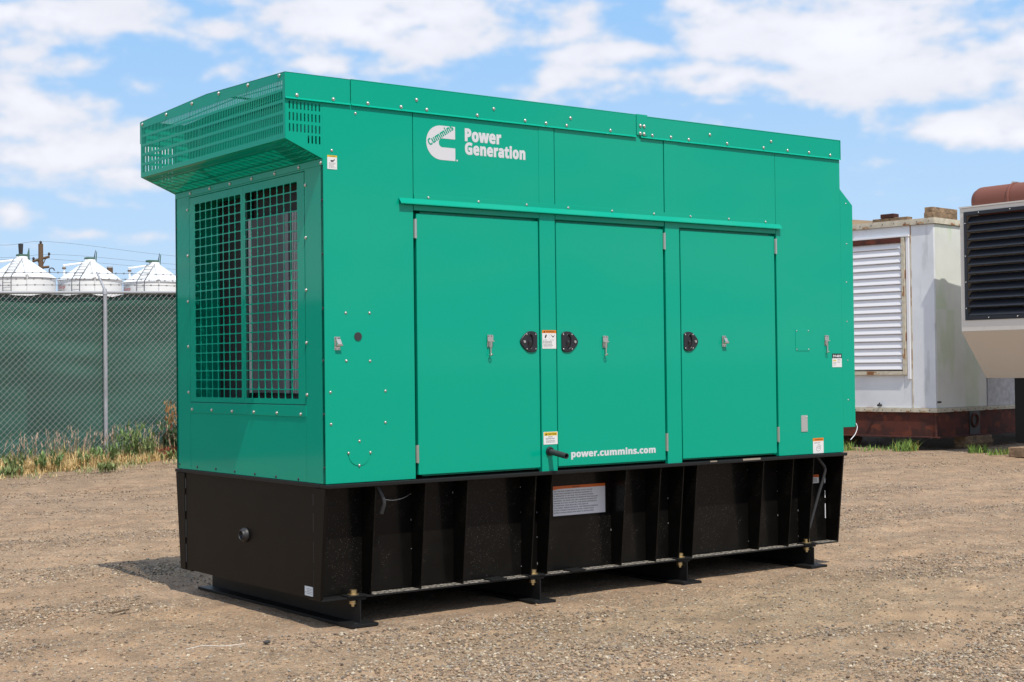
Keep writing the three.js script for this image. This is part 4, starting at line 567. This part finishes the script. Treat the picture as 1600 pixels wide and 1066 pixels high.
{
  const r = rng(101), L = [];
  const edge = (x) => x < 4.6 ? -13.35 - 0.1 * (x - 2.5) : -13.55 - 0.55 * Math.min(1.6, x - 4.6);
  for (let i = 0; i < 32000; i++) {
    const x = -5 + 13.5 * r(); if (x < 1.2 && r() < .6) continue; const t = r(), z = lerp(-14.44, edge(x), t ** 1.3) + (r() - .5) * .12, pat = n2(x * 1.3, z * 1.3 + 5); if (pat < -0.55 && r() < .7) continue;
    const h = (0.10 + 0.28 * r() ** 1.5 * (1 - .55 * t)) * (0.8 + .5 * Math.max(0, n2(x * .8, 3))), v = .8 + .4 * r(), dry = r();
    L.push([x, groundHeight(x, z) - .02, z, h, 0.004 + 0.004 * r(), r() * 6.3, (r() - .3) * 2.2, dry < .88 ? [.66 * v, .47 * v, .21 * v] : [.20 * v, .24 * v, .08 * v], [.60 * v, .45 * v, .24 * v]]);
  }
  for (let i = 0; i < 2600; i++) { const x = 1 + 6.5 * r(), z = edge(x) + .9 * r() ** 2.2, v = .7 + .5 * r(), g = n2(x * 2.2, z * 2.2); if (g < .1) continue; L.push([x, groundHeight(x, z) - .01, z, .03 + .08 * r(), .004 + .003 * r(), r() * 6.3, (r() - .5) * 2.4, r() < .55 ? [.22 * v, .27 * v, .10 * v] : [.6 * v, .45 * v, .22 * v]]); }
  // seed stalks with heads
  for (let i = 0; i < 300; i++) { const x = 1.5 + 6 * r(), z = -14.4 + .5 * r(), h = 0.25 + .33 * r(), a = r() * 6.3, ln = (r() - .5) * 1.5, y = groundHeight(x, z); if (n2(x * 1.6, 9) < -.25) continue; L.push([x, y, z, h, .0028, a, ln, [.5, .38, .2]]); for (let k = 0; k < 5; k++) L.push([x - Math.sin(a) * ln * h * (.7 + .06 * k), y + h * (.62 + .07 * k), z + Math.cos(a) * ln * h * (.7 + .06 * k), .06, .007, r() * 6.3, (r() - .5) * 2, [.42, .30, .22]]); }
  const m = mesh(scene, 'dry_grass', blades(L), leafMat); m.userData = { kind: 'stuff', label: 'dry yellow grass growing along the foot of the fence', category: 'grass' };
}
function weed(name, x, z, n, h, spread, col, label, group, seed, leafW = .012, cat = 'weed') {
  const r = rng(seed), y0 = groundHeight(x, z), t = thing(name, label, cat, [x, y0, z], 0, group), S = [], Lf = [];
  for (let i = 0; i < n; i++) { const a = r() * 6.3, d = spread * Math.sqrt(r()), hh = h * (.5 + .5 * r()), ln = (r() - .5) * .8, bx = Math.cos(a) * d * .45, bz = Math.sin(a) * d * .45; S.push([bx, -.02, bz, hh, .004, a, .35 + .5 * r(), col.map(c => c * .8)]);
    for (let k = 0; k < 9; k++) { const f = .15 + .85 * r(), v = .7 + .6 * r(); Lf.push([bx - Math.sin(a) * .4 * hh * f * f, hh * f * .9, bz + Math.cos(a) * .4 * hh * f * f, .05 + .07 * r(), leafW * (.6 + .8 * r()), r() * 6.3, (r() - .2) * 1.6, col.map(c => c * v)]); } }
  mesh(t, 'stem', blades(S), leafMat); const lf = mesh(t, 'foliage', blades(Lf), leafMat); lf.userData.kind = 'stuff'; return t;
}
{
  const G = [.15, .23, .075], OG = [.20, .25, .09], RD = [.22, .055, .03], DG = [.07, .12, .045];
  const list = [[2.35, -13.45, 16, .42, .3], [2.75, -13.35, 14, .36, .28], [3.15, -13.5, 12, .34, .22], [3.42, -13.55, 10, .32, .18], [3.85, -13.6, 8, .28, .2], [4.2, -13.75, 16, .3, .4], [4.62, -13.95, 22, .62, .34], [4.85, -13.9, 20, .52, .32], [5.05, -14.1, 10, .3, .2], [6.1, -14.2, 10, .3, .3], [1.6, -13.4, 14, .4, .35], [0.4, -13.5, 12, .35, .35], [-1.2, -13.5, 14, .4, .4]];
  list.forEach(([x, z, n, h, s], i) => weed('weed_plant', x, z, n, h, s, i % 3 === 1 ? OG : G, i === 6 ? 'tall green weed growing right at the fence post' : i === 7 ? 'bushy green weed just beyond the weed at the fence post' : 'green leafy weed in the dry grass along the fence', 'weeds along the fence', 200 + i));
  [[2.55, -12.95, 18, .10, .45], [3.75, -12.6, 14, .08, .3], [5.1, -13.55, 10, .09, .3], [5.75, -14.05, 12, .1, .3]].forEach(([x, z, n, h, s], i) => weed('ground_weed', x, z, n, h, s, OG, 'low green weed mat spreading on the gravel before the fence', 'low weeds on the gravel', 240 + i));
  [[5.18, -13.95], [5.38, -14.0], [5.62, -14.05]].forEach(([x, z], i) => weed('red_weed', x, z, 12, .11, .16, RD, 'low rust red weed at the edge of the dry grass', 'low red weeds', 260 + i, .014));
  weed('dock_plant', 5.42, -14.15, 26, .62, .28, DG, 'dark leafy dock plant with red brown seed stalks against the screen', undefined, 270, .03, 'plant'); { const d = scene.children[scene.children.length - 1], r = rng(5), S = []; for (let i = 0; i < 130; i++) { const f = r(); S.push([(r() - .5) * .25, .2 + f * .6, (r() - .5) * .2, .07, .012, r() * 6.3, (r() - .5) * 1.5, f > .4 ? [.30, .16, .06] : [.25, .07, .035]]); } mesh(d, 'seed_stalks', blades(S), leafMat).userData.kind = 'stuff'; }
  const GR = [.16, .26, .05];
  const tuft = (x, z, n, h, s, lab, seed) => { const r = rng(seed), L = []; for (let i = 0; i < n; i++) { const a = r() * 6.3, d = s * Math.sqrt(r()), v = .7 + .6 * r(); L.push([Math.cos(a) * d, -.01, Math.sin(a) * d * .6, h * (.35 + .65 * r()), .005 + .004 * r(), r() * 6.3, (r() - .5) * 1.7, GR.map((c, k) => c * v * (r() < .12 && k === 0 ? 2 : 1))]); } const t = thing('grass_tuft', lab, 'grass', [x, 0, z]); mesh(t, 'blades', blades(L), leafMat).userData.kind = 'stuff'; };
  tuft(14.5, -9.15, 150, .2, .3, 'bright green grass tuft beside the end of the green generator', 301); tuft(14.95, -8.85, 60, .13, .4, 'small thin grass tuft before the rusty skid', 302); tuft(15.2, -8.4, 150, .22, .26, 'bright green grass tuft in front of the skid corner', 303); tuft(15.55, -7.3, 120, .17, .2, 'green grass tuft beside the timber cribbing', 304); tuft(15.3, -6.75, 90, .13, .25, 'low grass tuft beside the brown timber block', 305);
}
// --- small litter
{
  tag(mesh(scene, 'stick', cyl([-0.66, 0.008, -1.25], [-0.54, 0.012, -1.30], 0.006, 0.003, 6), M.bark), 'short brown stick lying on the dirt', 'stick');
  tag(mesh(scene, 'plastic_strip', new THREE.TubeGeometry(new THREE.CatmullRomCurve3([V3(-0.80, 0.006, 0.03), V3(-0.70, 0.010, 0.02), V3(-0.63, 0.007, 0.07), V3(-0.52, 0.009, 0.10)]), 16, 0.0016, 5), M.cream), 'thin white plastic strip lying on the dirt', 'litter');
  const st = new THREE.IcosahedronGeometry(0.017, 1); st.scale(1.2, .55, .8); tag(mesh(scene, 'dark_stone', st.translate(-0.41, 0.008, 0.12), std({ color: rgb(.05, .048, .045), roughness: .9 })), 'single dark stone lying on the dirt', 'stone');
}
renderer.render(scene, camera);
